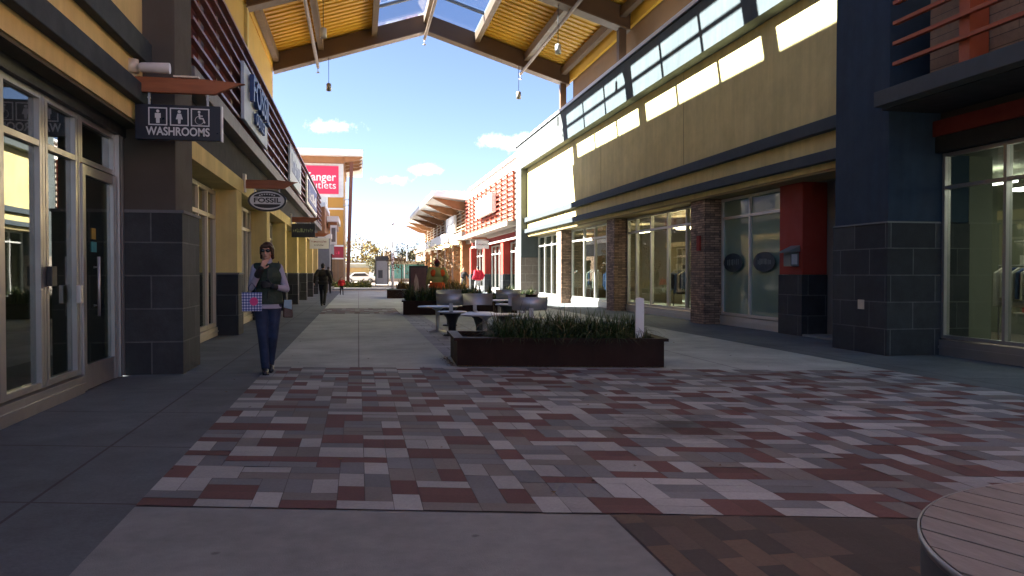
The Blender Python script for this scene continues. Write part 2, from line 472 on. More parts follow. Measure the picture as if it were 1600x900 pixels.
sheet('paver_bed', [(1.37, -2), (7.25, -2), (7.25, 2.80), (1.37, 4.26)], .0045, m_joint)
brickstrip()
# stone set strip beside the lane at the tables
m_set = brickmat('granite_set', (.34, .36, .40), (.20, .21, .23), (.10, .10, .10), .45, .45, .012, .7, .5, .25, .4, ground=True)
sheet('stone_strip', [(1.37, 12.9), (2.0, 12.75), (2.0, 26.0), (1.37, 26.1)], .005, m_set)

# ------------------------------------------------------------------ shopfront pieces
def window(bld, X, s, y0, y1, ys, z0, ztr, z1, fm, gm, name='window', w=.06, d=.11, lab=None):
    """window in the plane X; s=+1 building lies towards +X. frame mesh + its pane"""
    b = MB()
    for y in [y0 + w/2] + list(ys) + [y1 - w/2]:
        b.box(X, X + s*d, y - w/2, y + w/2, z0, z1)
    for z in [z0 + w/2] + ([ztr] if ztr else []) + [z1 - w/2]:
        b.box(X + s*.004, X + s*(d - .004), y0, y1, z - w/2 + .001, z + w/2 - .001)
    f = b.build(name, fm, bld)
    b = MB(); b.box(X + s*.05, X + s*.058, y0 + .01, y1 - .01, z0 + .01, z1 - .01)
    b.build('pane', gm, f)
    return f
def sill(bld, X, s, y0, y1, z1, m, name='window_sill'):
    b = MB(); b.box(X - s*.03, X + s*.14, y0, y1, .006, z1)
    b.box(X - s*.045, X - s*.031, y0, y1, z1 * .45, z1 * .62)
    return b.build(name, m, bld)
def room(bld, X, s, y0, y1, depth, z1, m=None, mf=None):
    """interior seen through the glass: five walls as thin slabs"""
    xb = X + s*depth
    b = MB()
    b.box(xb, xb + s*.1, y0 + .02, y1 - .02, .01, z1 - .006)
    b.box(X + s*.2, xb, y0 + .02, y0 + .10, .01, z1 - .006)
    b.box(X + s*.2, xb, y1 - .10, y1 - .02, .01, z1 - .006)
    b.box(X + s*.2, xb + s*.12, y0 - .02, y1 + .02, z1 - .005, z1 + .1)
    b.build('interior_wall', m or m_inter, bld)
    b = MB(); b.box(X + s*.2, xb, y0 + .1, y1 - .1, .012, .03)
    b.build('interior_floor', mf or m_floor_in, bld)
m_lampw = emit('warm_lamp', (1.0, .74, .42), 3.2)
m_lampc = emit('cool_lamp', (1.0, .94, .78), 2.2)
def lamps(bld, pts, m, r=.07):
    for x, y, z in pts:
        b = MB(); b.box(x - r*1.6, x + r*1.6, y - r*6, y + r*6, z, z + .05)
        b.build('ceiling_lamp', m, bld)

# ------------------------------------------------------------------ left store with the doors
L1 = thing('store_building', 'tan stucco store with two dark bands and aluminium glass doors at the far left', 'store', (-5, 5, 0))
b = MB(); b.box(-8, -2.78, -12, 11.30, 3.29, 8.6); b.build('wall', m_stuccoL, L1)
for z0, z1 in ((3.50, 3.74), (4.06, 4.36)):
    b = MB(); b.box(-2.777, -2.66, -12, 11.298, z0, z1); b.build('trim_band', m_teal, L1, bevel=.01)
b = MB(); b.box(-3.20, -2.80, -12, 11.29, 3.25, 3.287); b.build('soffit', mat('olive_soffit', (.10, .085, .05), .9, .1, 2), L1)
room(L1, -3.05, -1, -6, 11.25, 4.2, 3.28, mat('teal_interior', (.20, .24, .23), .9, .1, .7))
window(L1, -3.05, -1, -1.0, 7.62, [.6, 2.2, 3.9, 5.8], .22, 2.62, 3.12, m_alum, m_glassd)
window(L1, -3.05, -1, 7.63, 8.62, [7.72], .22, 2.62, 3.12, m_alum, m_glassd)
window(L1, -3.05, -1, 8.63, 9.72, [8.74, 9.60], .22, 2.62, 3.12, m_alum, m_glassd)
sill(L1, -3.05, -1, -1.0, 9.72, .20, m_alum)
# transom above the door, then the door itself
window(L1, -3.05, -1, 9.73, 11.02, [], 2.60, None, 3.12, m_alum, m_glassd, name='transom_window')
b = MB()
for y in (9.78, 10.93): b.box(-3.03, -3.12, y - .05, y + .05, .02, 2.58)
b.box(-3.034, -3.116, 9.83, 10.88, .025, .30); b.box(-3.034, -3.116, 9.83, 10.88, 2.47, 2.575)
D = b.build('door', m_alum, L1)
b = MB(); b.box(-3.07, -3.078, 9.82, 10.89, .29, 2.48); b.build('pane', m_glassd, D)
b = MB(); b.tube([(-2.985, 9.93, .98), (-2.93, 9.93, .98), (-2.93, 9.93, 1.42), (-2.985, 9.93, 1.42)], .014, 8)
b.tube([(-2.93, 9.93, .86), (-2.93, 9.93, 1.54)], .017, 8); b.build('door_handle', m_steel, D)
b = MB(); b.box(-3.06, -3.066, 10.12, 10.30, 1.60, 1.72, 0); b.build('notice_sticker', mat('teal_sticker', (.05, .25, .28), .5, .2, 9), D)
b = MB(); b.box(-3.06, -3.066, 10.13, 10.27, 1.75, 1.88, 0); b.build('notice_sticker', mat('amber_sticker', (.32, .22, .04), .5, .2, 9), D)
for y in (11.06, 11.18):
    b = MB(); b.box(-3.0, -3.12, y - .035, y + .035, .02, 3.12); b.build('door_jamb', m_alum, L1)
b = MB(); b.box(-3.04, -2.985, 8.66, 8.80, 1.22, 1.42); b.build('card_reader', m_dark, L1, bevel=.008)
b = MB(); b.box(-3.04, -2.99, 9.50, 9.60, 1.02, 1.22); b.build('push_button', m_alumw, L1, bevel=.008)
lamps(L1, [(-5.5, 7.5, 3.1), (-4.6, 4.2, 3.1), (-6, 10, 3.1)], m_lampw)
b = MB(); b.box(-2.99, -3.16, -1, 11.29, 3.122, 3.249); b.build('door_header', m_dark, L1)
# masonry pier at the end of the store
b = MB(); b.box(-3.10, -2.38, 11.304, 12.40, 2.17, 7.2); P = b.build('pier', m_brownst, L1, bevel=.01)
b = MB(); b.box(-3.10, -2.30, 11.302, 12.46, .006, 2.15); b.build('pier_base', m_block, P)
b = MB(); b.box(-3.10, -2.28, 11.29, 12.48, 2.15, 2.19); b.build('pier_cap', mat('grey_stone', (.13, .135, .14), .8), P)

# ------------------------------------------------------------------ long store row on the left
L2 = thing('store_building', 'long row of stores with yellow columns and dark red slat screen on the left side', 'store', (-5, 30, 0))
b = MB(); b.box(-8, -3.2, 12.47, 54, 3.5, 6.3); b.box(-8, -3.3, 54.001, 62.3, 0, 6.6); b.build('wall', m_brownst, L2)
b = MB(); b.box(-3.1, -2.58, 12.47, 54, 3.17, 3.48); b.build('beam', m_stuccoL, L2)
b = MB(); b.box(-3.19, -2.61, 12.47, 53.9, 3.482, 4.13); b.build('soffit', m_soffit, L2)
b = MB(); b.box(-2.62, -2.35, 12.47, 54.0, 4.13, 4.40); b.build('fascia', m_fascia, L2, bevel=.01)
cy = [18.2, 24.0, 29.8, 35.6, 41.4, 47.2, 53.0]
for y in cy:
    b = MB(); b.box(-3.08, -2.582, y, y + .72, 1.36, 3.168); c = b.build('column', m_stuccoL, L2, bevel=.01)
    b = MB(); b.box(-3.08, -2.56, y - .02, y + .74, .006, 1.33); b.build('column_base', m_block, c)
    b = MB(); b.box(-3.08, -2.54, y - .04, y + .76, 1.33, 1.365); b.build('base_cap', mat('grey_stone', (.16, .165, .17), .8), c)
ya = 12.5
for y in cy:
    n = 6
    ys = [ya + (y - ya) * k / n for k in range(1, n)]
    window(L2, -3.02, -1, ya, y - .01, ys, .2, 2.55, 3.12, m_frameb, m_glassd, w=.085, d=.15)
    sill(L2, -3.02, -1, ya, y - .03, .19, m_frameb)
    ya = y + .745
room(L2, -3.02, -1, 12.5, 53.5, 3.5, 3.1)
lamps(L2, [(-3.6, 19.6, 2.75), (-4.6, 15, 2.8), (-4.5, 27, 2.8), (-4.5, 33, 2.8)], m_lampc, .1)
b = MB(); b.box(-3.18, -2.66, 12.47, 54, 4.41, 6.22); b.build('backing_panel', m_plank, L2)
S = None
b = MB()
for k in range(7):
    z = 4.50 + k * .285
    b.box(-2.45, -2.355, 12.42, 54, z, z + .05)
S = b.build('slat_screen', m_slat, L2)
y = 13.3
while y < 54:
    b = MB(); b.box(-2.655, -2.452, y, y + .22, 4.41, 6.25); b.build('screen_post', m_slat, S); y += 1.62
b = MB(); b.box(-3.3, -2.40, 12.42, 54.05, 6.26, 6.36); b.build('coping', mat('lavender_coping', (.40, .37, .40), .5), L2)
b = MB(); b.box(-8, -3.3, 12.42, 54.05, 6.29, 6.33); b.build('flat_roof', m_soffit, L2)
b = MB(); b.box(-3.85, -3.45, 9.7, 34.5, 6.33, 9.98); b.build('upper_wall', m_upper, L2)
for y in (18.3, 26.3):
    b = MB(); b.box(-3.447, -3.36, y - .2, y + .2, 6.34, 9.7); b.build('wall_pilaster', m_stuccoL, L2)

# ------------------------------------------------------------------ right near store (slats, brown planks)
R0 = thing('store_building', 'store with brown plank panel, orange slats and dark overhang at the far right', 'store', (11, 4, 0))
b = MB(); b.box(9.4, 14, -12, 11.62, 3.84, 8.6); b.build('wall', m_brownst, R0)
b = MB(); b.box(9.25, 9.6, -12, 11.62, 3.58, 3.83); b.build('beam', mat('shade_darkened_red', (.17, .022, .014), .8), R0)  # red darkened in the colour itself for the shade under the fascia
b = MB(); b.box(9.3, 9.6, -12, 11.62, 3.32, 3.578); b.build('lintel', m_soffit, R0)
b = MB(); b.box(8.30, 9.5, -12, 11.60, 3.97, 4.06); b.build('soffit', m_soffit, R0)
b = MB(); b.box(8.05, 8.30, -12, 11.45, 3.98, 4.22); b.box(8.29, 8.60, 11.35, 11.45, 3.985, 4.215); b.build('fascia', mat('dark_grey_fascia', (.06, .066, .066), .7, .1, 2, streak=.2), R0, bevel=.008)
b = MB(); b.box(8.70, 9.38, -12, 11.0, 4.07, 8.2); b.build('backing_panel', m_plankb, R0)
b = MB()
for k in range(13):
    z = 4.62 + k * .318
    b.box(8.28, 8.36, -12, 11.32, z, z + .055)
S = b.build('slat_screen', m_slatr, R0)
for y in (-1.4, 1.4, 4.2, 7.0, 9.8):
    b = MB(); b.box(8.37, 8.68, y, y + .20, 4.23, 8.3); b.build('screen_post', m_slatr, S)
window(R0, 9.42, 1, 1.0, 11.595, [3.0, 5.0, 7.0, 9.0, 10.25][0:4] + [10.3], .28, 2.75, 3.31, m_alum, m_glass)
sill(R0, 9.42, 1, 1.0, 11.6, .26, m_alum)
b = MB(); b.box(10.32, 10.40, 11.63, 19.85, .01, 3.29); b.box(9.96, 10.32, 11.63, 11.70, .01, 3.29); b.build('inner_partition', mat('olive_partition', (.20, .21, .16), .9, .1, .7), R0)
room(R0, 9.42, 1, -4, 19.9, 4.6, 3.3, mat('olive_interior', (.22, .23, .17), .9, .1, .7))
lamps(R0, [(11, 9, 3.0), (11.5, 6.5, 3.0), (12.4, 8.2, 3.0), (12.6, 10.3, 3.0), (11.6, 13, 3.0), (13, 13.5, 3.0), (12, 16.5, 3.0)], m_lampc, .08)
b = MB(); b.box(8.45, 9.95, 11.622, 13.10, 2.19, 8.8); P = b.build('pier', m_blue, R0, bevel=.012)
b = MB(); b.box(8.43, 9.95, 11.60, 13.12, .006, 2.17); b.build('pier_base', m_block, P)
b = MB(); b.box(8.41, 9.40, 11.585, 13.14, 2.17, 2.195); b.build('pier_cap', m_fasciag, P)
b = MB(); b.box(8.415, 8.43, 12.2, 12.36, .74, .90); b.build('outlet_cover', m_frameb, P)

# ------------------------------------------------------------------ yellow store on the right
R1 = thing('store_building', 'yellow stucco store with grey parapet and ledge stone pillars along the right side', 'store', (11, 26, 0))
b = MB(); b.box(8.85, 10.3, 13.12, 41.70, 3.35, 6.90); b.build('wall', m_stucco, R1)
for y in (20.9, 28.6, 36.2):
    b = MB(); b.box(8.843, 8.852, y, y + .012, 4.35, 6.88); b.build('control_joint', mat('joint_line', (.25, .18, .08), .9), R1)
for z0, z1 in ((3.47, 3.68), (4.05, 4.29)):
    b = MB(); b.box(8.68, 8.848, 13.12, 41.96, z0, z1); b.build('trim_band', mat('slate_trim', (.045, .058, .068), .85, .1, 2, .15, 120), R1, bevel=.012)
b = MB(); b.box(8.50, 9.9, 13.12, 43.1, 6.902, 8.20); b.build('parapet', m_graypar, R1)
b = MB(); b.box(8.50, 9.5, 41.72, 43.1, 2.2, 6.9); P = b.build('pier', m_graypar, R1)
b = MB(); b.box(8.48, 9.5, 41.70, 43.12, .006, 2.19); b.build('pier_base', m_blockg, P)
b = MB(); b.box(8.44, 9.0, 13.12, 43.16, 8.20, 8.23); b.build('drip_edge', m_dark, R1)
b = MB(); b.box(8.46, 9.1, 13.12, 43.14, 8.232, 8.36); b.build('coping', m_coping, R1)
b = MB(); b.box(8.98, 14, 13.12, 43.1, 8.0, 8.06); b.build('flat_roof', m_soffit, R1)
b = MB(); b.box(9.3, 9.6, 9.7, 34.2, 8.07, 9.86); b.build('upper_wall', mat('brown_upper_wall', (.26, .15, .075), .8, .1, 1), R1)
b = MB(); b.box(8.87, 10.3, 13.12, 41.69, 3.30, 3.347); b.build('soffit', mat('tan_soffit', (.30, .23, .11), .9, .1, 2), R1)
pil = [19.75, 27.3, 34.9]
for y in pil:
    b = MB(); b.box(8.95, 9.52, y, y + .88, .006, 3.298); b.build('stone_pillar', m_ledge, R1)
wy = [(16.56, 19.73, m_glassg, [18.2]), (20.65, 27.28, m_glass, [22.05, 23.5, 24.95, 26.35]), (28.2, 34.88, m_glass, [29.7, 31.3, 32.9]), (35.8, 41.70, m_glass, [37.2, 38.7, 40.2])]
for y0, y1, g, ys in wy:
    window(R1, 9.42, 1, y0, y1, ys, .26, 2.78, 3.29, m_alumw, g, w=.07)
    sill(R1, 9.42, 1, y0, y1, .24, m_alumw)
b = MB(); b.box(9.60, 9.62, 16.5, 19.8, .02, 3.29); b.build('window_blind', m_interg, R1)
room(R1, 9.42, 1, 19.9, 41.6, 4.2, 3.28)
lamps(R1, [(10.4, 22.4, 2.9), (10.2, 23.8, 2.75), (10.6, 25.4, 2.9), (11.6, 24.2, 2.9), (11, 30, 2.95), (11, 33, 2.95), (11, 38, 2.95)], m_lampw, .09)
# red pier with its block base, then a recessed doorway
b = MB(); b.box(9.30, 9.88, 15.6, 16.54, 1.32, 3.298); P = b.build('red_pier', m_red, R1, bevel=.008)
b = MB(); b.box(9.28, 9.88, 15.58, 16.55, .006, 1.315); b.build('pier_base', m_block, P)
b = MB(); b.box(9.9, 9.98, 13.08, 15.7, .03, 3.299); b.build('recess_door', mat('pale_grey_door', (.22, .23, .22), .6), R1)
b = MB(); b.box(9.3, 9.9, 13.12, 15.59, .006, .05); b.build('threshold', m_conc, R1)
# wall box on the red pier
b = MB(); b.box(9.10, 9.298, 15.72, 16.02, 1.50, 1.80); W = b.build('wall_box', m_fasciag, P, bevel=.01)
b = MB(); b.prism([(9.02, 15.68, 1.82), (9.298, 15.68, 1.95), (9.298, 15.68, 1.815), (9.02, 15.68, 1.79)], (0, .38, 0)); b.build('hood', m_fasciag, W)
b = MB(); b.box(9.12, 9.25, 15.71, 15.719, 1.54, 1.76); b.build('notice_plate', m_lettg, W)
# oval emblems on the green glass (dark ovals with pale strokes)
for yc in (17.45, 19.05):
    b = MB(); n = 28
    b.prism([(9.408, yc + .52*math.cos(2*math.pi*k/n), 1.62 + .24*math.sin(2*math.pi*k/n)) for k in range(n)], (.006, 0, 0))
    d = b.build('window_decal', mat('dark_decal', (.008, .025, .04), .6), R1)
    b = MB()
    rr = random.Random(int(yc*10))
    for k in range(7):
        y = yc - .33 + k*.095; b.box(9.401, 9.405, y, y + .03 + rr.random()*.03, 1.55 + rr.random()*.03, 1.66 + rr.random()*.05)
    b.build('decal_mark', mat('decal_grey', (.13, .18, .20), .6), d)
b = MB(); b.box(8.90, 8.949, 19.95, 20.15, 1.95, 2.35); b.build('alarm_bell', m_red, R1, bevel=.01)

# ------------------------------------------------------------------ red slat store, right, farther on
R2 = thing('store_building', 'store with bright red slat grid, white sign board and red pillars beyond the yellow store', 'store', (11, 53, 0))
b = MB(); b.box(8.75, 14, 43.12, 63, 3.76, 7.9); b.build('wall', m_pinkish, R2)
b = MB(); b.box(8.48, 8.748, 43.14, 63, 4.26, 7.0); b.build('backing_panel', m_cream, R2)
b = MB(); b.box(8.55, 9.2, 43.12, 63, 7.9, 8.02); b.build('coping', m_coping, R2)
b = MB(); b.box(8.58, 8.748, 43.14, 63, 7.02, 7.12); b.build('trim_band', m_coping, R2)
b = MB()
for k in range(10):
    z = 4.36 + k*.285
    b.box(8.30, 8.36, 43.16, 63, z, z + .08)
S = b.build('slat_screen', mat('red_orange_slat', (.30, .04, .022), .6, .1, 3), R2)
y = 43.3
while y < 63:
    b = MB(); b.box(8.37, 8.475, y, y + .16, 4.26, 7.0); b.build('screen_post', m_slatr, S); y += 1.95
b = MB(); b.box(8.05, 8.74, 43.4, 63, 4.0, 4.25); b.build('fascia', mat('tan_fascia', (.40, .34, .28), .7), R2)
b = MB(); b.box(8.90, 9.7, 43.12, 63.5, 3.4, 3.75); b.build('beam', m_redbright, R2)
b = MB(); b.box(8.86, 8.898, 43.12, 63.5, 3.34, 3.47); b.build('beam_trim', m_pinkish, R2)
ry = [49.6, 57.0, 64.2]; ya = 43.14
for y in ry:
    b = MB(); b.box(8.95, 9.55, y, y + .9, 1.3, 3.398); P = b.build('red_pillar', m_redbright, R2)
    b = MB(); b.box(8.93, 9.55, y - .02, y + .92, .006, 1.29); b.build('pillar_base', m_block, P)
    window(R2, 9.42, 1, ya, y - .03, [ya + (y - ya)*k/4 for k in (1, 2, 3)], .26, 2.7, 3.3, m_alumw, m_glass, w=.09)
    sill(R2, 9.42, 1, ya, y - .03, .25, m_alumw); ya = y + .93
room(R2, 9.42, 1, 43.2, 64.0, 3.5, 3.3)
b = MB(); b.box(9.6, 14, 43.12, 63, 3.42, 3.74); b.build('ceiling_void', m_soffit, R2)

# ------------------------------------------------------------------ canopy store at the far right
R3 = thing('store_building', 'far store with flared wood bracketed roof overhang and white awning band on the right', 'store', (11, 84, 0))
b = MB(); b.box(8.9, 16, 64.9, 106, 3.8, 7.1); b.build('wall', mat('greige_wall', (.42, .37, .30), .85), R3)
b = MB()
for k in range(7):
    z = 5.0 + k*.29
    b.box(8.55, 8.62, 63.1, 106, z, z + .07)
S = b.build('slat_screen', mat('bronze_slat', (.36, .25, .15), .6), R3)
y = 63.4
while y < 106:
    b = MB(); b.box(8.63, 8.88, y, y + .25, 4.6, 7.0); b.build('screen_post', m_woodo, S); y += 4.2
b = MB(); b.hexa([(5.75, 63.0, 7.45), (9.4, 63.0, 7.05), (9.4, 104, 7.05), (5.75, 104, 7.45), (5.75, 63.0, 7.85), (9.4, 63.0, 7.85), (9.4, 104, 7.85), (5.75, 104, 7.85)])
b.build('roof_overhang', m_coping, R3)
for k in range(7):
    y = 64.2 + k*6.4
    b = MB(); b.prism([(5.9, y, 7.40), (8.7, y, 7.05), (8.7, y, 6.35), (7.6, y, 6.55)], (0, .5, 0)); b.build('roof_bracket', m_woodo, R3)
b = MB(); b.box(7.6, 8.9, 72, 106, 4.1, 4.9); b.build('awning', m_white, R3)
b = MB(); b.box(8.06, 8.9, 63.5, 72, 4.1, 4.65); b.build('fascia', mat('grey_tan_fascia', (.36, .33, .30), .7), R3)
for y, m in ((67, m_woodo), (73.5, m_woodo), (80, m_woodo), (88, m_woodo), (96, m_woodo), (104, m_woodo)):
    b = MB(); b.box(8.6, 9.5, y, y + 1.4, .006, 4.09); b.build('wood_column', m, R3)
for y0, y1 in ((65.2, 66.9), (68.5, 73.4), (75, 79.9), (81.5, 87.9), (89.5, 95.9), (97.5, 103.9)):
    window(R3, 9.42, 1, y0, y1, [(y0+y1)/2], .3, 2.7, 3.5, m_alumw, m_glass, w=.12)
room(R3, 9.42, 1, 65.1, 105, 4, 3.7, mat('warm_interior', (.55, .40, .2), .9))
lamps(R3, [(8.3, 70, 3.9), (8.3, 77, 3.9), (8.3, 84, 3.9), (10.5, 70, 3.3), (10.5, 78, 3.3)], m_lampw, .16)
R4 = thing('store_building', 'low pale brown building beyond the canopy store at the end of the street', 'store', (14, 120, 0))
b = MB(); b.box(9.5, 26, 108, 135, 0, 4.6); b.build('wall', mat('salmon_wall', (.42, .28, .20), .85), R4)
b = MB(); b.box(9.2, 26.3, 107.7, 135.3, 4.6, 5.1); b.build('coping', mat('salmon_coping', (.5, .36, .27), .8), R4)
b = MB(); b.box(9.49, 9.44, 110, 130, .5, 3.2); b.build('window', m_glassd, R4)
# ------------------------------------------------------------------ gabled street roof
RX, RZ, SL, HW, YE = 2.86, 11.62, .318, 6.25, 34.3
def zb(x): return RZ - SL * abs(x - RX)          # rafter underside
def zt(x): return zb(x) + .70
RF = thing('street_roof', 'brown steel gable roof with ochre decking and a glass ridge skylight spanning the street', 'roof', (RX, 22, 0))
ys = [YE - 8.0*k for k in range(4)]
for y in ys:
    b = MB()
    p = [(RX-HW, zb(RX-HW)), (RX, RZ), (RX+HW, zb(RX+HW)), (RX+HW, zt(RX+HW)), (RX, zt(RX)), (RX-HW, zt(RX-HW))]
    b.prism([(x, y-.2, z) for x, z in p], (0, .4, 0)); r = b.build('rafter', m_beam, RF)
    b = MB()
    for s in (-1, 1):
        xe = RX + s*HW
        b.hexa([(RX, y-.27, RZ-.045), (xe, y-.27, zb(xe)-.045), (xe, y+.27, zb(xe)-.045), (RX, y+.27, RZ-.045),
                (RX, y-.27, RZ-.003), (xe, y-.27, zb(xe)-.003), (xe, y+.27, zb(xe)-.003), (RX, y+.27, RZ-.003)])
    b.build('rafter_flange', m_purlin, r)
    for xe, zf in ((RX+HW-.25, 8.06),):
        b = MB(); b.box(xe-.13, xe+.13, y-.13, y+.13, zf, zb(xe)-.05); b.build('roof_post', m_beam, RF)
for dx in (0, -2.17, 2.17, -4.34, 4.34, -6.12, 5.98):
    for ya, yb in zip(ys[1:], ys[:-1]):
        x = RX + dx; z1 = zt(x) - .03
        b = MB(); b.box(x-.11, x+.11, ya+.205, yb-.205, z1-.36, z1 - .035*abs(dx)/6); b.build('purlin', m_purlin, RF)
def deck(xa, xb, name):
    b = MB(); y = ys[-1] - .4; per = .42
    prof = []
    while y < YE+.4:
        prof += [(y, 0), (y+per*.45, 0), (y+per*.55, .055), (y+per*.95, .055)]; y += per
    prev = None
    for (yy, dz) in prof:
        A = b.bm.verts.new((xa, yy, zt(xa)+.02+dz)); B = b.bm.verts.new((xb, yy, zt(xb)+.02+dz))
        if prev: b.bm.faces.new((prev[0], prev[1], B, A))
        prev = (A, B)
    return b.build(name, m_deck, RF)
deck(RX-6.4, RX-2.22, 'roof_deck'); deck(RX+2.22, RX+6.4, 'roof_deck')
for s in (-1, 1):
    b = MB()
    b.hexa([(RX+s*6.4, ys[-1]-.4, zt(RX+s*6.4)+.10), (RX+s*2.2, ys[-1]-.4, zt(RX+s*2.2)+.10), (RX+s*2.2, YE+.4, zt(RX+s*2.2)+.10), (RX+s*6.4, YE+.4, zt(RX+s*6.4)+.10),
            (RX+s*6.4, ys[-1]-.4, zt(RX+s*6.4)+.22), (RX+s*2.2, ys[-1]-.4, zt(RX+s*2.2)+.22), (RX+s*2.2, YE+.4, zt(RX+s*2.2)+.22), (RX+s*6.4, YE+.4, zt(RX+s*6.4)+.22)])
    b.build('roof_sheet', m_fasciag, RF)
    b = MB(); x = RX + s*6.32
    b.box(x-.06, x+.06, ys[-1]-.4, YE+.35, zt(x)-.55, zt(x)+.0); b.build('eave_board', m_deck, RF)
    # skylight half: pane with its glazing bars
    b = MB(); xa, xb = RX + s*.05, RX + s*2.13
    b.hexa([(xa, ys[-1], zt(xa)+.06), (xb, ys[-1], zt(xb)+.06), (xb, (YE+.2), zt(xb)+.06), (xa, (YE+.2), zt(xa)+.06),
            (xa, ys[-1], zt(xa)+.10), (xb, ys[-1], zt(xb)+.10), (xb, (YE+.2), zt(xb)+.10), (xa, (YE+.2), zt(xa)+.10)])
    g = b.build('skylight_pane', m_sky_glass, RF)
    b = MB(); y = ys[-1]; k = 0
    while y < YE+.3:
        if k % 3: b.bar((xa, y, zt(xa)+.02), (xb, y, zt(xb)+.02), .13, .09, up=(0, 0, 1))
        y += 8/3; k += 1
    b.bar((xb, ys[-1], zt(xb)+.03), (xb, (YE+.2), zt(xb)+.03), .10, .10)
    b.build('glazing_frame', mat('steel_grey', (.20, .22, .25), .5, .08, 3), g)
# sprinkler pipes and hanging lamps
for i, (x, z, lab) in enumerate(((-1.63, 9.98, 'thin pipe hung under the left slope of the street roof'), (2.82, 11.38, 'thin pipe hung just under the ridge of the street roof'), (7.02, 10.10, 'thin pipe hung under the right slope of the street roof'))):
    p = thing('sprinkler_pipe', lab, 'pipe', (x, 20, z), 0, 'sprinkler pipes under the roof')
    b = MB(); b.cyl((x, 9.8, z), (x, YE+.3, z), .065, n=10); b.build('pipe', m_purlin, p)
    b = MB(); b.cyl((x, YE+.26, z), (x, YE+.26, z - .22), .02, n=8); b.cyl((x, YE+.26, z-.22), (x, YE+.26, z-.25), .07, n=10); b.build('sprinkler_head', m_steel, p)
    for y in ys[:-1]:
        b = MB(); b.cyl((x, y, z + .06), (x, y, zb(x) - .04), .02, n=6); b.build('pipe_hanger', m_purlin, p)
m_shade = mat('pendant_metal', (.30, .29, .28), .45, .08, 4, metal=.4)
for x, y, zz, lab in ((-1.18, YE-.1, 8.92, 'small grey pendant lamp hanging on a cord against the sky, left one'), (6.86, YE-.1, 8.92, 'small grey pendant lamp hanging on a cord against the sky, right one'),
                  (-1.07, 26.3, 8.85, 'pale pendant lamp in front of the left roof beam'), (6.63, 26.3, 8.74, 'pale pendant lamp in front of the ochre deck on the right')):
    p = thing('pendant_lamp', lab, 'lamp', (x, y, zz), 0, 'pendant lamps under the street roof')
    b = MB(); b.cyl((x, y, zz + .3), (x, y, zb(x) - .03), .012, n=6); b.build('cord', m_dark, p)
    b = MB(); b.lathe([(.0, zz+.34), (.04, zz+.33), (.10, zz+.29), (.105, zz-.0), (.09, zz-.0), (.085, zz+.2), (0, zz+.2)], (x, y), 20); b.build('lamp_shade', m_shade if y > 30 else m_alumw, p)

# ------------------------------------------------------------------ hanging signs on cedar arms (left row)
def sign_arm(root, x0, y, z, length=1.34, h=.19):
    b = MB()
    p = [(x0, z+h*.45), (x0+length*.62, z+h*.45), (x0+length, z+h*.25), (x0+length*.93, z+h*.12), (x0+length*.72, z-h*.55), (x0, z-h*.55)]
    b.prism([(a, y-.04, c) for a, c in p], (0, .08, 0)); a = b.build('sign_arm', m_wood, root, bevel=.006)
    b = MB(); b.box(x0 - .10, x0 + .02, y-.07, y+.07, z-.2, z+.22); b.build('wall_plate', m_frameb, root, bevel=.008)
    return a
def hanger(root, x, y, z0, z1):
    b = MB(); b.box(x-.012, x+.012, y-.008, y+.008, z0, z1); b.cyl((x, y-.02, (z0+z1)/2), (x, y+.02, (z0+z1)/2), .018, n=10); b.build('hanger', m_steel, root)

W = thing('hanging_sign', 'dark navy washrooms sign with three pictograms hanging from a cedar arm', 'sign', (-2.7, 10.8, 3.0), 0, 'hanging signs along the left stores')
sign_arm(W, -2.76, 10.8, 3.73)
b = MB(); b.box(-2.74, -1.72, 10.76, 10.84, 3.035, 3.475); P = b.build('sign_panel', m_navy, W, bevel=.004)
b = MB(); b.box(-1.716, -1.70, 10.755, 10.845, 3.03, 3.48); b.build('edge_strip', m_lettg, W)
for x in (-2.58, -1.88): hanger(W, x, 10.8, 3.475, 3.65)
lettering('WASHROOMS', .145, (-2.23, 10.755, 3.135), '-Y', m_lettg, P, width=.76, bold=.003)
def sq(x, z, a, t, y):
    b.box(x-a, x+a, y, y+.004, z+a-t, z+a); b.box(x-a, x+a, y, y+.004, z-a, z-a+t); b.box(x-a, x-a+t, y, y+.004, z-a+t, z+a-t); b.box(x+a-t, x+a, y, y+.004, z-a+t, z+a-t)
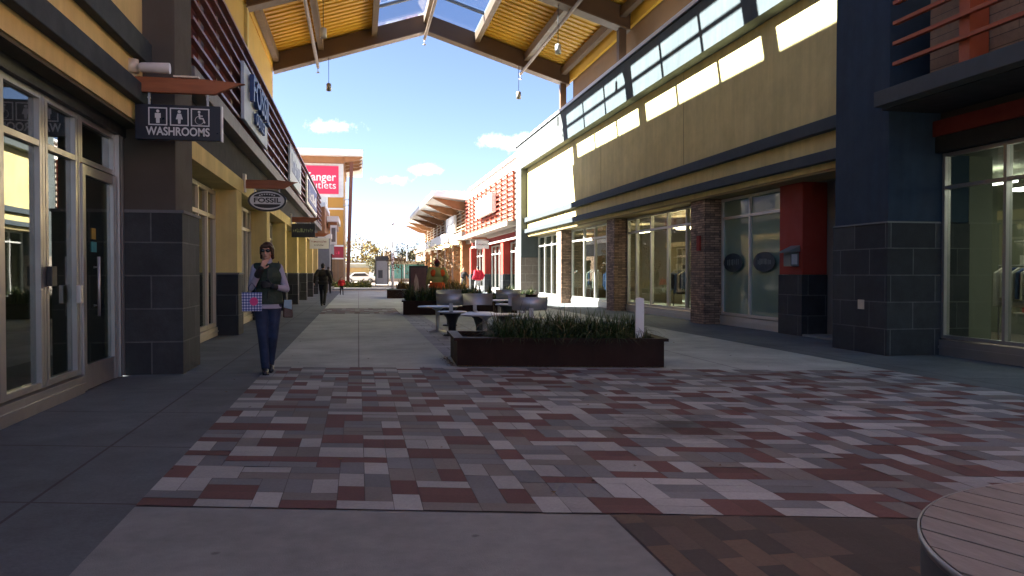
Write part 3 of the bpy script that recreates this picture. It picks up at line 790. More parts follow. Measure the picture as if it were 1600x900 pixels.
for i, x in enumerate((-2.47, -2.215, -1.965)):
    b = MB(); z = 3.325; y = 10.753
    sq(x, z, .112, .014, y)
    if i < 2:
        b.cyl((x, y, z+.065), (x, y+.004, z+.065), .019, n=14)
        if i == 0:
            b.prism([(x+a, y, z+c) for a, c in ((-.034, .04), (.034, .04), (.034, -.02), (.022, -.02), (.020, -.085), (-.020, -.085), (-.022, -.02), (-.034, -.02))], (0, .004, 0))
        else:
            b.prism([(x+a, y, z+c) for a, c in ((-.022, .04), (.022, .04), (.042, -.03), (.018, -.03), (.014, -.085), (-.014, -.085), (-.018, -.03), (-.042, -.03))], (0, .004, 0))
    else:
        b.cyl((x-.012, y, z+.07), (x-.012, y+.004, z+.07), .016, n=14)
        b.bar((x-.012, y+.002, z+.05), (x-.005, y+.002, z-.015), .005, .02, up=(1, 0, 0)); b.bar((x-.008, y+.002, z-.012), (x+.038, y+.002, z-.012), .005, .017); b.bar((x+.034, y+.002, z-.012), (x+.055, y+.002, z-.07), .005, .017, up=(1, 0, 0))
        b.bar((x-.01, y+.002, z+.02), (x+.03, y+.002, z+.02), .005, .012)
        n = 18
        for k in range(n):
            t0, t1 = R(100) + R(250)*k/n, R(100) + R(250)*(k+1)/n
            b.bar((x-.008+.052*math.cos(t0), y+.002, z-.035+.052*math.sin(t0)), (x-.008+.052*math.cos(t1), y+.002, z-.035+.052*math.sin(t1)), .004, .011, up=(0, 1, 0))
    b.build('pictogram', m_lettg, P)
# flood lamp on top of the arm
FL = thing('flood_lamp', 'white flood lamp above the cedar arm of the washrooms sign', 'lamp', (-2.7, 10.78, 3.9))
b = MB(); b.lathe([(.0, 4.02), (.09, 4.01), (.10, 3.85), (0, 3.84)], (-2.77, 10.72), 20); b.build('wall_mount', m_frameb, FL)
b = MB(); b.tube([(-2.72, 10.74, 3.95), (-2.60, 10.70, 3.95), (-2.50, 10.68, 3.91)], .018); b.build('lamp_arm', m_alumw, FL)
b = MB(); b.cyl((-2.62, 10.66, 3.905), (-2.30, 10.66, 3.905), .062, .07, 16); b.ell((-2.62, 10.66, 3.905), (.06, .06, .06)); b.build('lamp_head', mat('lamp_white', (.6, .58, .56), .4), FL, bevel=.006)
b = MB(); b.box(-2.28, -1.98, 10.74, 10.86, 3.822, 3.845); b.build('cover_strip', m_frameb, FL)

Fz = thing('hanging_sign', 'black oval fashion store sign with silver face hanging from a cedar arm', 'sign', (-2.6, 19.35, 2.8), 0, 'hanging signs along the left stores')
sign_arm(Fz, -2.56, 19.35, 3.42, 1.18, .2)
def oval(cx, cz, a, c, y, t, n=48, zmin=-9, zmax=9):
    return [(cx + a*math.cos(2*math.pi*k/n), y, cz + max(zmin, min(zmax, c*math.sin(2*math.pi*k/n)))) for k in range(n)]
b = MB(); b.prism(oval(-2.07, 3.035, .43, .25, 19.30, 0), (0, .1, 0)); P = b.build('sign_panel', m_dark, Fz)
b = MB(); b.prism(oval(-2.07, 3.035, .385, .212, 19.292, 0), (0, .0075, 0)); b.build('sign_face', m_lettg, P)
for s in (1, -1):       # two dark lens shapes above and below the lettering
    b = MB()
    pts = [(-2.07 + .30*math.cos(math.pi*k/14), 19.286, 3.035 + s*(.085 + .09*math.sin(math.pi*k/14))) for k in range(15)]
    b.prism(pts, (0, .005, 0)); b.build('sign_band', m_dark, P)
lettering('FOSSIL', .15, (-2.07, 19.288, 3.035), '-Y', m_dark, P, width=.60, bold=.004)
b = MB()
for k in range(7):
    t = R(125 - k*11.7); b.box(-2.07 + .28*math.cos(t) - .016, -2.07 + .28*math.cos(t) + .016, 19.282, 19.2855, 3.03 + .155*math.sin(t) - .02 , 3.03 + .155*math.sin(t) + .008)
b.build('small_mark', m_lettg, P)
for x in (-2.35, -1.80): hanger(Fz, x, 19.35, 3.2, 3.35)

G3 = thing('hanging_sign', 'black rectangular sign with pale green lettering on a cedar arm, behind the oval sign', 'sign', (-2.6, 32.4, 2.7), 0, 'hanging signs along the left stores')
sign_arm(G3, -2.56, 32.4, 3.46, 1.12, .2)
b = MB(); b.box(-2.56, -1.66, 32.36, 32.44, 2.76, 3.29); P = b.build('sign_panel', m_dark, G3, bevel=.005)
def scribble(parent, x0, x1, y, z, h, m, seed, n=9, name='lettering', face='-Y'):
    """writing too small to read in the photograph: strokes of its size and colour"""
    rnd = random.Random(seed); b = MB(); w = (x1 - x0) / n
    for k in range(n):
        a = x0 + w*k; ww = w * rnd.uniform(.55, .85); hh = h * rnd.uniform(.65, 1)
        if face == '-Y':
            b.box(a, a + ww*.3, y, y+.006, z, z+hh); b.box(a + ww*.3, a + ww, y, y+.006, z + rnd.choice((0, hh*.4, hh*.8)), z + hh*.2 + rnd.choice((0, hh*.4, hh*.79)))
        else:
            b.box(y, y+.006, a, a + ww*.35, z, z+hh); b.box(y, y+.006, a + ww*.35, a + ww, z + rnd.choice((0, hh*.4, hh*.8)), z + hh*.2 + rnd.choice((0, hh*.4, hh*.79)))
    if name == 'lettering_strokes': b.box(y, y+.006, x0, x1, z-.04, z+.012)  # lettering of the left boards; underline bar added to join its strokes
    return b.build(name, m, parent)
scribble(P, -2.50, -1.72, 32.352, 2.96, .15, mat('pale_green_letter', (.42, .52, .22), .5), 4, 11)
for x in (-2.4, -1.85): hanger(G3, x, 32.4, 3.29, 3.37)
G4 = thing('hanging_sign', 'white sign with small red and grey lettering, farthest hanging sign of the left row', 'sign', (-2.6, 44, 2.6), 0, 'hanging signs along the left stores')
sign_arm(G4, -2.56, 44, 3.42, 1.05, .2)
b = MB(); b.box(-2.55, -1.55, 43.96, 44.04, 2.66, 3.24); P = b.build('sign_panel', m_white, G4, bevel=.005)
scribble(P, -2.45, -1.65, 43.952, 3.0, .09, m_red, 5, 12); scribble(P, -2.3, -1.8, 43.952, 2.82, .08, m_dark, 6, 8)
for x in (-2.4, -1.75): hanger(G4, x, 44, 3.24, 3.32)

# sign boards on the slat screen
m_board = mat('pale_blue_board', (.50, .57, .66), .5, .06, 1)
B1 = thing('shop_sign', 'pale board with raised dark blue letters, nearest on the left slat screen', 'sign', (-2.3, 19.1, 4.5), 0, 'sign boards on the left slat screen')
b = MB(); b.box(-2.34, -2.27, 17.1, 21.3, 4.50, 5.68); P = b.build('sign_board', m_board, B1, bevel=.01)
letters('FOSSIL', .78, (-2.20, 19.3, 5.25), '+X', m_lettblue, P, width=3.2, depth=.09, bold=.012)
letters('OUTLET', .36, (-2.22, 19.3, 4.76), '+X', m_lettblue, P, width=1.7, depth=.06, bold=.006)
B2 = thing('shop_sign', 'pale board with dark blue marks, middle one on the left slat screen', 'sign', (-2.3, 31, 4.5), 0, 'sign boards on the left slat screen')
b = MB(); b.box(-2.34, -2.27, 28.3, 33.6, 4.52, 5.75); P = b.build('sign_board', m_board, B2, bevel=.01)
scribble(P, 29.0, 33.0, -2.268, 4.95, .6, m_lettblue, 8, 6, face='+X', name='lettering_strokes')
B3 = thing('shop_sign', 'deep blue sign panel on white board, farthest on the left slat screen', 'sign', (-2.3, 41.5, 4.5), 0, 'sign boards on the left slat screen')
b = MB(); b.box(-2.34, -2.27, 37.4, 46, 4.50, 5.85); P = b.build('sign_board', m_white, B3, bevel=.01)
b = MB(); b.box(-2.27, -2.24, 38.1, 45.4, 4.68, 5.7); Q = b.build('sign_face', mat('royal_blue', (.012, .035, .22), .5), P)
scribble(Q, 38.8, 44.8, -2.238, 4.9, .5, m_lett, 9, 7, face='+X', name='lettering_strokes')
B4 = thing('shop_sign', 'big white sign box with dark script on the red slat grid at the right', 'sign', (8.1, 52, 5.1))
b = MB(); b.box(8.0, 8.29, 48.4, 55, 5.12, 6.30); P = b.build('sign_board', m_white, B4, bevel=.02)
scribble(P, 49.5, 54.2, 7.992, 5.22, .22, m_dark, 12, 12, face='-X')
B5 = thing('shop_sign', 'small white sign board on the bronze slats under the wood bracketed overhang', 'sign', (8.4, 74, 5.2))
b = MB(); b.box(8.3, 8.54, 70.5, 77, 4.95, 6.5); P = b.build('sign_board', m_white, B5, bevel=.02)
scribble(P, 71.5, 76, 8.292, 5.4, .5, m_fasciag, 13, 6, face='-X')
G5 = thing('hanging_sign', 'white hanging sign with dark lettering in front of the red pillars on the right', 'sign', (8.5, 54.8, 3.1))
b = MB(); b.box(7.7, 8.9, 54.76, 54.84, 3.72, 3.84); b.build('sign_arm', m_wood, G5)
b = MB(); b.box(7.95, 8.88, 54.77, 54.83, 3.05, 3.62); P = b.build('sign_panel', m_white, G5)
scribble(P, 8.02, 8.4, 54.762, 3.28, .14, m_red, 14, 4); scribble(P, 8.42, 8.82, 54.762, 3.28, .14, m_dark, 15, 5)
for x in (8.1, 8.7): hanger(G5, x, 54.8, 3.62, 3.73)

# ------------------------------------------------------------------ grey store and sign tower at the end of the left side
L3 = thing('store_building', 'grey blue end store with brown and white upper boxes beside the sign tower', 'store', (-5, 66, 0))
b = MB(); b.box(-10, -2.15, 62.4, 74, 0, 4.0); b.build('wall', mat('blue_grey_wall', (.20, .22, .25), .85), L3)
b = MB(); b.box(-10, -2.0, 62.2, 74.2, 4.0, 4.35); b.build('cornice', m_white, L3)
for x0, x1, z0, z1 in ((-6, -3.35, 4.4, 6.4), (-3.25, -2.5, 4.4, 6.4)):
    b = MB(); b.box(x0, x1, 62.5, 72, z0, z1); b.build('upper_panel', mat('chestnut_panel', (.27, .12, .05), .7), L3)
b = MB(); b.box(-6, -2.45, 62.3, 72.2, 6.42, 6.75); b.box(-3.34, -3.26, 62.35, 62.5, 4.36, 6.41); b.build('upper_frame', m_white, L3)
b = MB(); b.box(-2.48, -1.55, 66, 73, 5.5, 5.95); b.build('canopy_slab', m_white, L3)
b = MB(); b.box(-2.4, -1.7, 66.2, 72.8, 5.0, 5.48); b.build('canopy_soffit', m_woodo, L3)
b = MB(); b.box(-2.14, -1.65, 64.0, 64.25, 3.6, 5.1); s = b.build('projecting_sign', m_white, L3)
b = MB(); b.box(-2.05, -1.74, 63.98, 63.998, 3.8, 4.9); b.build('sign_face', m_fascia, s)
b = MB(); b.box(-2.14, -2.05, 65, 73, .3, 2.9); b.build('window', m_glassd, L3)

TW = thing('sign_tower', 'tall mustard tower with pink sign, white flat canopy and slanted brown post', 'tower', (-5, 85, 0))
m_must = mat('mustard_panel', (.50, .25, .05), .75, .06, 1)
m_pink = mat('crimson_pink_panel', (.72, .030, .10), .5, .04, 1)
b = MB(); b.box(-12, -1.42, 80, 95, 3.3, 12.0); b.build('wall', m_must, TW)
b = MB(); b.box(-12, -1.45, 80.02, 95, 0, 3.298); b.build('wall_base', mat('tobacco_wall', (.24, .14, .08), .8), TW)
b = MB(); b.box(-9, -1.40, 79.82, 79.998, 8.75, 12.0); P = b.build('sign_surround', mat('pale_grey_panel', (.62, .62, .62), .6), TW)
b = MB(); b.box(-8, -1.86, 79.70, 79.818, 9.05, 11.75); Q = b.build('sign_panel', m_pink, P)
letters('Tanger', 1.12, (-3.60, 79.66, 10.66), '-Y', m_lett, Q, width=3.0, depth=.05, bold=.014)
letters('Outlets', 1.0, (-3.62, 79.66, 9.86), '-Y', m_lett, Q, width=3.0, depth=.05)
b = MB(); b.box(-6, -3.0, 79.85, 79.998, 7.7, 8.74); b.build('side_panel', mat('pale_grey_panel2', (.62, .62, .62), .6), TW)
for z in (7.55, ):
    b = MB(); b.box(-3.0, -1.40, 79.9, 79.998, z, z+.16); b.build('panel_joint', m_white, TW)
b = MB(); b.box(-3.05, -2.9, 79.88, 79.995, 5.5, 8.74); b.build('panel_joint', m_white, TW)
b = MB(); b.box(-2.35, -1.42, 79.8, 80.018, 2.85, 3.95); P = b.build('small_sign', mat('wine_panel', (.28, .012, .03), .5), TW)
b = MB(); b.box(-2.38, -1.40, 79.78, 80.01, 3.955, 4.1); b.box(-2.38, -1.40, 79.78, 80.01, 2.72, 2.845); b.build('sign_trim', m_white, P)
scribble(P, -2.15, -1.75, 79.79, 3.2, .4, m_pink, 31, 2)
b = MB(); b.box(-12, .48, 78.2, 96, 12.62, 13.2); b.build('canopy_roof', m_coping, TW)
b = MB(); b.box(-12, -1.3, 79.2, 95.5, 12.0, 12.615); b.build('canopy_beam', m_woodo, TW)
for y in (79.0, 81.5, 84, 86.5):
    b = MB(); b.prism([(-1.29, y, 12.05), (.1, y, 12.3), (.42, y, 12.6), (-1.29, y, 12.6)], (0, .5, 0)); b.build('canopy_bracket', m_woodo, TW)
b = MB(); b.bar((-1.05, 81.2, 0), (-.62, 80.4, 12.3), .34, .34, up=(0, 1, 0)); b.build('slanted_post', mat('dark_red_brown', (.15, .05, .035), .6), TW)
b = MB()
for z in (8.05, 8.6): b.bar((-1.42, 80.5, z), (-.75, 80.6, z), .07, .07)
b.build('post_bracket', m_steel, TW)
b = MB(); b.box(-2.0, -1.9, 79.9, 80.018, 0, 2.7); b.build('downpipe', m_purlin, TW)
# ------------------------------------------------------------------ planters, grass, tables, bench
def planter(label, q, h, m=m_planter, rim=None, group='planters in the middle of the street'):
    """q: front-left, front-right, back-right, back-left on the ground"""
    cx = sum(p[0] for p in q)/4; cy_ = sum(p[1] for p in q)/4
    t = thing('street_planter', label, 'planter', (cx, cy_, 0), 0, group)
    def ins(d): return [(cx + (x-cx)*(1 - d/abs(x-cx)), cy_ + (y-cy_)*(1 - d/max(abs(y-cy_), .3))) for x, y in q]
    b = MB(); I = ins(.07)
    for k in range(4):
        a, c, ai, ci = q[k], q[(k+1) % 4], I[k], I[(k+1) % 4]
        b.hexa([(*a, .006), (*c, .006), (*ci, .006), (*ai, .006), (*a, h-.045), (*c, h-.045), (*ci, h-.045), (*ai, h-.045)])
    b.build('planter_wall', m, t)
    b = MB(); O = ins(-.05); I = ins(.10)
    for k in range(4):
        a, c, ai, ci = O[k], O[(k+1) % 4], I[k], I[(k+1) % 4]
        b.hexa([(*a, h-.043), (*c, h-.043), (*ci, h-.043), (*ai, h-.043), (*a, h), (*c, h), (*ci, h), (*ai, h)])
    b.build('rim', rim or m, t)
    b = MB(); I = ins(.08); b.poly([(x, y, h-.08) for x, y in I]); b.build('soil_bed', m_soil, t)
    return t
def blades(name, label, q, z, n, lo, hi, m, seed, lean=.5, w=.009, front=True, curve=1.0, group=None):
    rnd = random.Random(seed); b = MB()
    cl = []
    for k in range(max(6, n // 45)):
        u, v = rnd.uniform(.04, .96), rnd.uniform(.10, .92)
        cl.append((u, v, rnd.uniform(.55, 1.25)))
    for k in range(n):
        u, v, s = rnd.choice(cl); u += rnd.gauss(0, .018); v += rnd.gauss(0, .05)
        u = min(max(u, .02), .98); v = min(max(v, .06), .95)
        fx = q[0][0]*(1-u) + q[1][0]*u; fy = q[0][1]*(1-u) + q[1][1]*u
        bx = q[3][0]*(1-u) + q[2][0]*u; by = q[3][1]*(1-u) + q[2][1]*u
        x, y = fx*(1-v) + bx*v, fy*(1-v) + by*v
        a = rnd.uniform(0, 2*math.pi); L = rnd.uniform(lo, hi) * s
        dx, dy = math.cos(a), math.sin(a); ln = rnd.uniform(.15, 1.0) * lean
        px, py = -dy*w, dx*w
        prev = None; S = 5
        for i in range(S + 1):
            t = i / S; o_ = L * ln * (t**1.6) * 1.1; zz = z + L * (t - curve*.55 * ln * t**2.6 * 1.5)
            ww = (1 - t)**.7 if i < S else .05
            A = b.bm.verts.new((x + dx*o_ + px*ww, y + dy*o_ + py*ww, zz)); B = b.bm.verts.new((x + dx*o_ - px*ww, y + dy*o_ - py*ww, zz))
            if prev: b.bm.faces.new((prev[0], prev[1], B, A)).smooth = True
            prev = (A, B)
    o = b.build(name, m, kind='stuff', fix=False)
    return tag(o, label, 'grass')
q1 = [(1.40, 11.50), (4.28, 10.78), (4.42, 12.15), (1.46, 12.88)]
planter('low dark rust planter full of green grass, nearest in the street', q1, .42)
blades('ornamental_grass', 'long dark green grass spilling over the nearest planter', [(1.85, 11.33), (4.18, 10.76), (4.25, 12.0), (1.95, 12.6)], .34, 5600, .30, .60, m_grassd, 11, 1.25)
q2 = [(1.42, 26.1), (5.0, 25.2), (5.1, 26.7), (1.5, 27.5)]
planter('dark rust planter with bushy grass behind the metal tables', q2, .46)
blades('ornamental_grass', 'bushy dark green grass in the planter behind the metal tables', q2, .36, 2600, .45, .75, m_grassd, 12, .8, w=.016)
q3 = [(1.5, 43.4), (6.0, 42.3), (6.1, 44.6), (1.6, 45.8)]
planter('planter with orange shrubs and pale rim near the far pole', q3, .5, rim=m_conc)
blades('ornamental_grass', 'orange and brown dry plants in the far planter', q3, .4, 1500, .4, .8, m_grassy, 13, .8, w=.03)
q4 = [(4.2, 32.0), (7.0, 31.3), (7.1, 32.6), (4.3, 33.3)]
planter('plain brown planter between worker and red pillars', q4, .5)
blades('ornamental_grass', 'dark grass in the planter before the black dressed person', q4, .4, 700, .35, .6, m_grassd, 14, .8, w=.018)
# white marker post in the near planter
PT = thing('marker_post', 'flat white marker post standing in the nearest planter', 'post', (3.99, 10.98, .34))
b = MB(); b.prism([(3.93, 11.0, .34), (4.05, 10.975, .34), (4.05, 10.975, .985), (3.99, 10.988, 1.0), (3.93, 11.0, .985)], (.006, .035, 0)); b.build('post_body', m_white, PT, bevel=.004)
b = MB(); b.prism([(3.945, 10.990, .50), (4.035, 10.972, .50), (4.035, 10.972, .52), (3.945, 10.990, .52)], (.0005, .004, 0)); b.build('reflective_band', m_lettg, PT)

def chair_proto(x, y, rz, label):
    t = thing('metal_chair', label, 'chair', (x, y, 0), rz, 'metal chairs round the tables')
    b = MB(); b.lathe([(0, .475), (.27, .475), (.285, .465), (.285, .45), (.27, .445), (0, .445)], n=36); b.build('seat', m_steel, t, local=True)
    b = MB(); b.lathe([(.20, .44), (.12, .36), (.075, .22), (.07, .04), (0, .04)], n=24); b.build('pedestal', m_dark, t, local=True)
    b = MB(); b.lathe([(0, .04), (.16, .035), (.17, .006)], n=24); b.build('foot', m_dark, t, local=True)
    b = MB(); b.lathe([(.305, .60), (.315, .60), (.335, .82), (.325, .82), (.305, .60)], n=26, a0=R(25), a1=R(155)); b.build('backrest', m_steel, t, local=True)
    b = MB(); b.bar((0, .16, .44), (0, .335, .50), .07, .02); b.bar((0, .335, .49), (0, .34, .64), .07, .02, up=(0, 1, 0)); b.build('back_support', m_steel, t, local=True)
    return t
ch0 = chair_proto(2.50, 16.6, R(8), 'metal chair with bright curved back facing the viewer, at the middle table')
for x, y, rz, lab in ((1.98, 17.15, R(170), 'metal chair seen from behind at the left edge of the tables'),
                      (2.30, 20.4, R(5), 'metal chair with curved back farthest from the viewer, before the grass planter'),
                      (3.10, 14.5, R(175), 'metal chair seen from behind just over the near planter grass'),
                      (3.90, 21.0, R(180), 'metal chair seen from behind near the plain brown planter'),
                      (2.95, 15.9, R(-80), 'metal chair turned sideways between the near and middle tables')):
    c = copy_tree(ch0); c.location = (x, y, 0); c.rotation_euler = (0, 0, rz); c['label'] = lab; OFF[c.name] = Vector((x, y, 0))
for o in list(bpy.data.objects):
    if o.get('category') == 'chair': o.scale = (1.12,)*3
def table_proto(x, y, label):
    t = thing('metal_table', label, 'table', (x, y, 0), 0, 'round metal tables in the street')
    b = MB(); b.lathe([(0, .60), (.44, .60), (.46, .592), (.46, .578), (.44, .572), (0, .572)], n=44); b.build('tabletop', m_steel, t, local=True)
    b = MB(); b.lathe([(.16, .57), (.05, .5), (.04, .06), (.2, .03), (.21, .006)], n=24); b.build('pedestal', m_steel, t, local=True)
    return t
tb = table_proto(1.78, 18.3, 'round metal table at the left edge of the seating')
for x, y, lab in ((2.30, 14.6, 'round metal table just behind the near planter'), (3.9, 22.2, 'round metal table nearest the far grass planter')):
    c = copy_tree(tb); c.location = (x, y, 0); c['label'] = lab; OFF[c.name] = Vector((x, y, 0))

# round slatted bench at the bottom right
bx, by, br, bz = 2.45*.982 + 2.36*.1885, 2.36*.982 - 2.45*.1885, 1.1, .45
BN = thing('round_bench', 'round grey brown slatted wood bench on a metal drum at the near right', 'bench', (bx, by, 0))
a = R(21.5)
dirv = Vector((-math.sin(a), math.cos(a), 0)); nv = Vector((math.cos(a), math.sin(a), 0))
wv = .152; k0 = int(br / wv) + 1
m_ipe = mat('weathered_slat', (.225, .222, .205), .7, .22, 3.5, .15, 50, stretch=(8, 1.2, 1), dirt=.15)
m_ipe2 = mat('weathered_slat_brown', (.25, .235, .21), .7, .22, 3.5, .15, 50, stretch=(8, 1.2, 1), dirt=.15)
b = MB(); rnd = random.Random(2)
for k in range(-k0, k0 + 1):
    s0, s1 = k*wv + .005, (k+1)*wv - .005
    s0, s1 = max(s0, -br*.995), min(s1, br*.995)
    if s1 - s0 < .02: continue
    pts = []
    n = 7
    for i in range(n + 1):
        s = s0 + (s1-s0)*i/n; pts.append((s, math.sqrt(max(0, br*br - s*s))))
    poly = [(s, t) for s, t in pts] + [(s, -t) for s, t in reversed(pts)]
    dz = rnd.uniform(-.001, .001)
    b.prism([Vector((bx, by, bz - .035 + dz)) + nv*s + dirv*t for s, t in poly], (0, 0, .035), rnd.randint(0, 1))
b.build('slatted_top', [m_ipe, m_ipe2], BN, bevel=.003)
b = MB(); b.lathe([(br + .004, bz - .002), (br + .012, bz - .002), (br + .010, bz - .03), (br + .004, bz - .03), (br + .004, bz - .002)], (bx, by), 96); b.build('edge_band', m_steel, BN)
b = MB(); b.lathe([(br + .001, bz - .037), (br - .002, .01)], (bx, by), 96); b.build('drum', mat('blue_grey_metal', (.16, .20, .24), .4, .12, 3, metal=.6), BN)

# poster stand
PS = thing('poster_stand', 'dark framed poster stand between the worker and the street lamp', 'poster stand', (2.58, 35.1, 0))
b = MB(); b.box(2.17, 2.99, 35.06, 35.14, .25, 1.68); P = b.build('frame', m_dark, PS, bevel=.01)
b = MB(); b.box(2.24, 2.92, 35.045, 35.059, .35, 1.6); Q = b.build('poster', mat('plum_poster', (.085, .03, .035), .5, .35, 3), P)
b = MB(); b.prism([(2.42, 35.038, .42), (2.62, 35.038, .42), (2.56, 35.038, 1.1), (2.46, 35.038, 1.35), (2.38, 35.038, 1.0)], (0, .006, 0)); b.build('printed_shape', mat('poster_grey', (.28, .20, .20), .5, .2, 5), Q)
for x in (2.3, 2.86):
    b = MB(); b.box(x-.03, x+.03, 34.85, 35.35, .006, .05); b.box(x-.02, x+.02, 35.08, 35.12, .05, .26); b.build('foot', m_dark, PS)

# ------------------------------------------------------------------ trees, shrubs, far things
def tree(name, label, x, y, h, cr, ch, n, ls, leaf, seed, lean=0, group=None, trunk_r=.1, z0=0, clumps=26, limbs=9):
    rnd = random.Random(seed)
    t = thing(name, label, 'tree' if h > 1.5 else 'shrub', (x, y, z0), 0, group)
    b = MB(); zc = h - ch/2
    top = Vector((x + lean, y, z0 + h*.85))
    mid = Vector((x + lean*.5 + rnd.uniform(-.1, .1), y, z0 + h*.45))
    b.tube([(x, y, z0), mid, top], [trunk_r, trunk_r*.75, trunk_r*.25], 8)
    cs = []
    for k in range(clumps):
        while True:
            p = Vector((rnd.uniform(-1, 1), rnd.uniform(-1, 1), rnd.uniform(-1, 1)))
            if .25 < p.length < 1: break
        cs.append((Vector((x + lean + p.x*cr, y + p.y*cr, z0 + zc + p.z*ch/2)), rnd.uniform(.18, .38)*cr))
    for k in range(limbs):
        c = cs[k % len(cs)][0]; st = mid.lerp(top, rnd.uniform(0, .8))
        b.tube([st, st.lerp(c, .5) + Vector((0, 0, .05*h)), c], [trunk_r*.4, trunk_r*.25, trunk_r*.08], 6)
    b.build('trunk', m_bark, t)
    b = MB()
    for k in range(n):
        c, r = rnd.choice(cs)
        p = c + Vector((rnd.gauss(0, .55), rnd.gauss(0, .55), rnd.gauss(0, .5))) * r
        u = Vector((rnd.gauss(0, 1), rnd.gauss(0, 1), rnd.gauss(0, .7))).normalized(); v = u.orthogonal().normalized()
        v = Matrix.Rotation(rnd.uniform(0, 6.3), 3, u) @ v; w_ = u.cross(v)
        s = ls * rnd.uniform(.6, 1.3)
        b.bm.faces.new([b.bm.verts.new(p + q) for q in (v*s, w_*s*.45, -v*s, -w_*s*.45)])
    b.build('crown', leaf, t, fix=False)
    return t
lf_aut = leafmat('autumn_leaf', (.16, .12, .035), (.34, .24, .07)); lf_ol = leafmat('olive_leaf', (.06, .065, .025), (.14, .12, .05)); lf_br = leafmat('russet_leaf', (.13, .075, .035), (.20, .13, .07))
rnd = random.Random(21)
k = 0
desc = ['tall bare grey tree', 'broad golden autumn tree', 'thin fading yellow tree', 'rounded olive tree', 'low tawny tree']
for i, (x, h, cr) in enumerate(((-7, 7.2, 3.6), (-3.5, 8.6, 3.6), (0.6, 7.8, 3.2), (3.5, 6.4, 2.6), (6.4, 5.4, 2.4), (9.5, 6.0, 2.2), (13, 5.0, 2.6), (17, 5.6, 2.6), (21.5, 5.2, 2.6), (26, 5.8, 3))):
    tree('autumn_tree', f"{['tall golden', 'broad yellow', 'bushy gold', 'paling tawny', 'small ochre', 'thin grey', 'low olive', 'round russet', 'sparse dun', 'wide brownish'][i]} autumn tree in the far row beyond the street end", x, 148 + rnd.uniform(-6, 8), h, cr, h*.8, 900, .28, [lf_aut, lf_aut, lf_aut, lf_aut, lf_br, lf_ol, lf_ol, lf_br, lf_ol, lf_br][i], 40+i, 0, 'trees beyond the street end', .18)
tree('street_tree', 'small round dark leaved tree with leaning trunk at the street end', 2.0, 120, 3.9, 1.35, 2.2, 1300, .13, lf_ol, 70, .7, trunk_r=.12)
for i, (x, y, h, lab) in enumerate(((2.35, 44.2, 2.6, 'slender leafy sapling beside the white pole in the far planter'), (3.6, 44.0, 2.9, 'taller bushy sapling in the middle of the far planter'), (4.9, 43.6, 2.5, 'sapling at the right end of the far planter'))):
    tree('sapling', lab, x, y, h, .8, 1.7, 420, .06, lf_br if i != 1 else lf_ol, 80+i, .05, 'saplings in the far planter', .03, z0=.4)
RK = planter('low brown stone planter under the leaning tree at the street end', [(.2, 117), (3.0, 117), (3.0, 120.5), (.2, 120.5)], .9, mat('taupe_stone', (.13, .10, .085), .9, .3, 2), group='stone planters at the street end')
# low hedge at the tower foot
rnd = random.Random(5); b = MB()
for k in range(2200):
    p = Vector((rnd.uniform(-3, 1.2), rnd.uniform(77, 79), abs(rnd.gauss(0, .22)) + .03)); u = Vector((rnd.gauss(0, 1), rnd.gauss(0, 1), rnd.gauss(0, 1))).normalized(); v = u.orthogonal(); w_ = u.cross(v); s = .09
    b.bm.faces.new([b.bm.verts.new(p + q) for q in (v*s, w_*s*.6, -v*s, -w_*s*.6)])
tag(b.build('ground_cover', leafmat('hedge_leaf', (.05, .07, .02), (.16, .15, .04)), kind='stuff', fix=False), 'low green and yellow ground cover at the foot of the tower', 'shrubs')

LP = thing('street_lamp', 'tall white street pole with thin upper mast in the middle distance', 'street lamp', (2.75, 66, 0))
b = MB(); b.cyl((2.75, 66, 0), (2.75, 66, 3.3), .12, .11, 14); b.build('pole', m_white, LP)
b = MB(); b.cyl((2.75, 66, 3.3), (2.75, 66, 5.3), .06, .05, 10); b.build('upper_mast', m_lettg, LP)
b = MB(); b.lathe([(0, 5.5), (.14, 5.42), (.15, 5.3), (0, 5.28)], (2.75, 66), 16); b.build('lamp_head', m_lettg, LP)
for x, y, h, lab in ((4.2, 135, 8.6, 'thin grey parking lot lamp post behind the white pole'), (8.3, 140, 7.4, 'thin grey parking lot lamp post over the saplings')):
    t = thing('street_lamp', lab, 'street lamp', (x, y, 0), 0, 'lamp posts in the parking lot')
    b = MB(); b.cyl((x, y, 0), (x, y, h), .10, .07, 10); b.build('pole', m_lettg, t)
    b = MB(); b.box(x-.6, x+.1, y-.15, y+.15, h, h+.16); b.build('lamp_head', m_lettg, t)
KS = thing('map_kiosk', 'pale blue information kiosk with grey top left of the white pole', 'kiosk', (2.6, 92, 0))
b = MB(); b.box(2.0, 3.25, 91.8, 92.2, .1, 2.75); P = b.build('panel', mat('pale_blue_panel', (.60, .68, .78), .4, .15, 1.2), KS)
b = MB(); b.box(1.9, 3.35, 91.7, 92.3, 2.76, 3.3); b.build('top_band', mat('kiosk_grey', (.16, .17, .19), .6), KS)
for x in (1.93, 3.32):
    b = MB(); b.box(x-.06, x+.06, 91.75, 92.25, 0, 2.755); b.build('side_post', m_fasciag, KS)
b = MB(); b.box(2.2, 2.7, 91.78, 91.798, .8, 1.7); b.build('printed_panel', mat('kiosk_print', (.12, .15, .20), .5, .4, 6), P)
HB = thing('glass_pavilion', 'low teal glazed pavilion with tan roof far beyond the street end', 'pavilion', (10, 132, 0))
b = MB(); b.box(2.4, 22, 130, 136, 0, .5); b.build('base_wall', m_cream, HB)
b = MB(); b.box(2.5, 21.9, 130.1, 135.9, .5, 2.8); b.build('glazing', mat('teal_glazing', (.10, .30, .27), .25, .35, .5), HB)
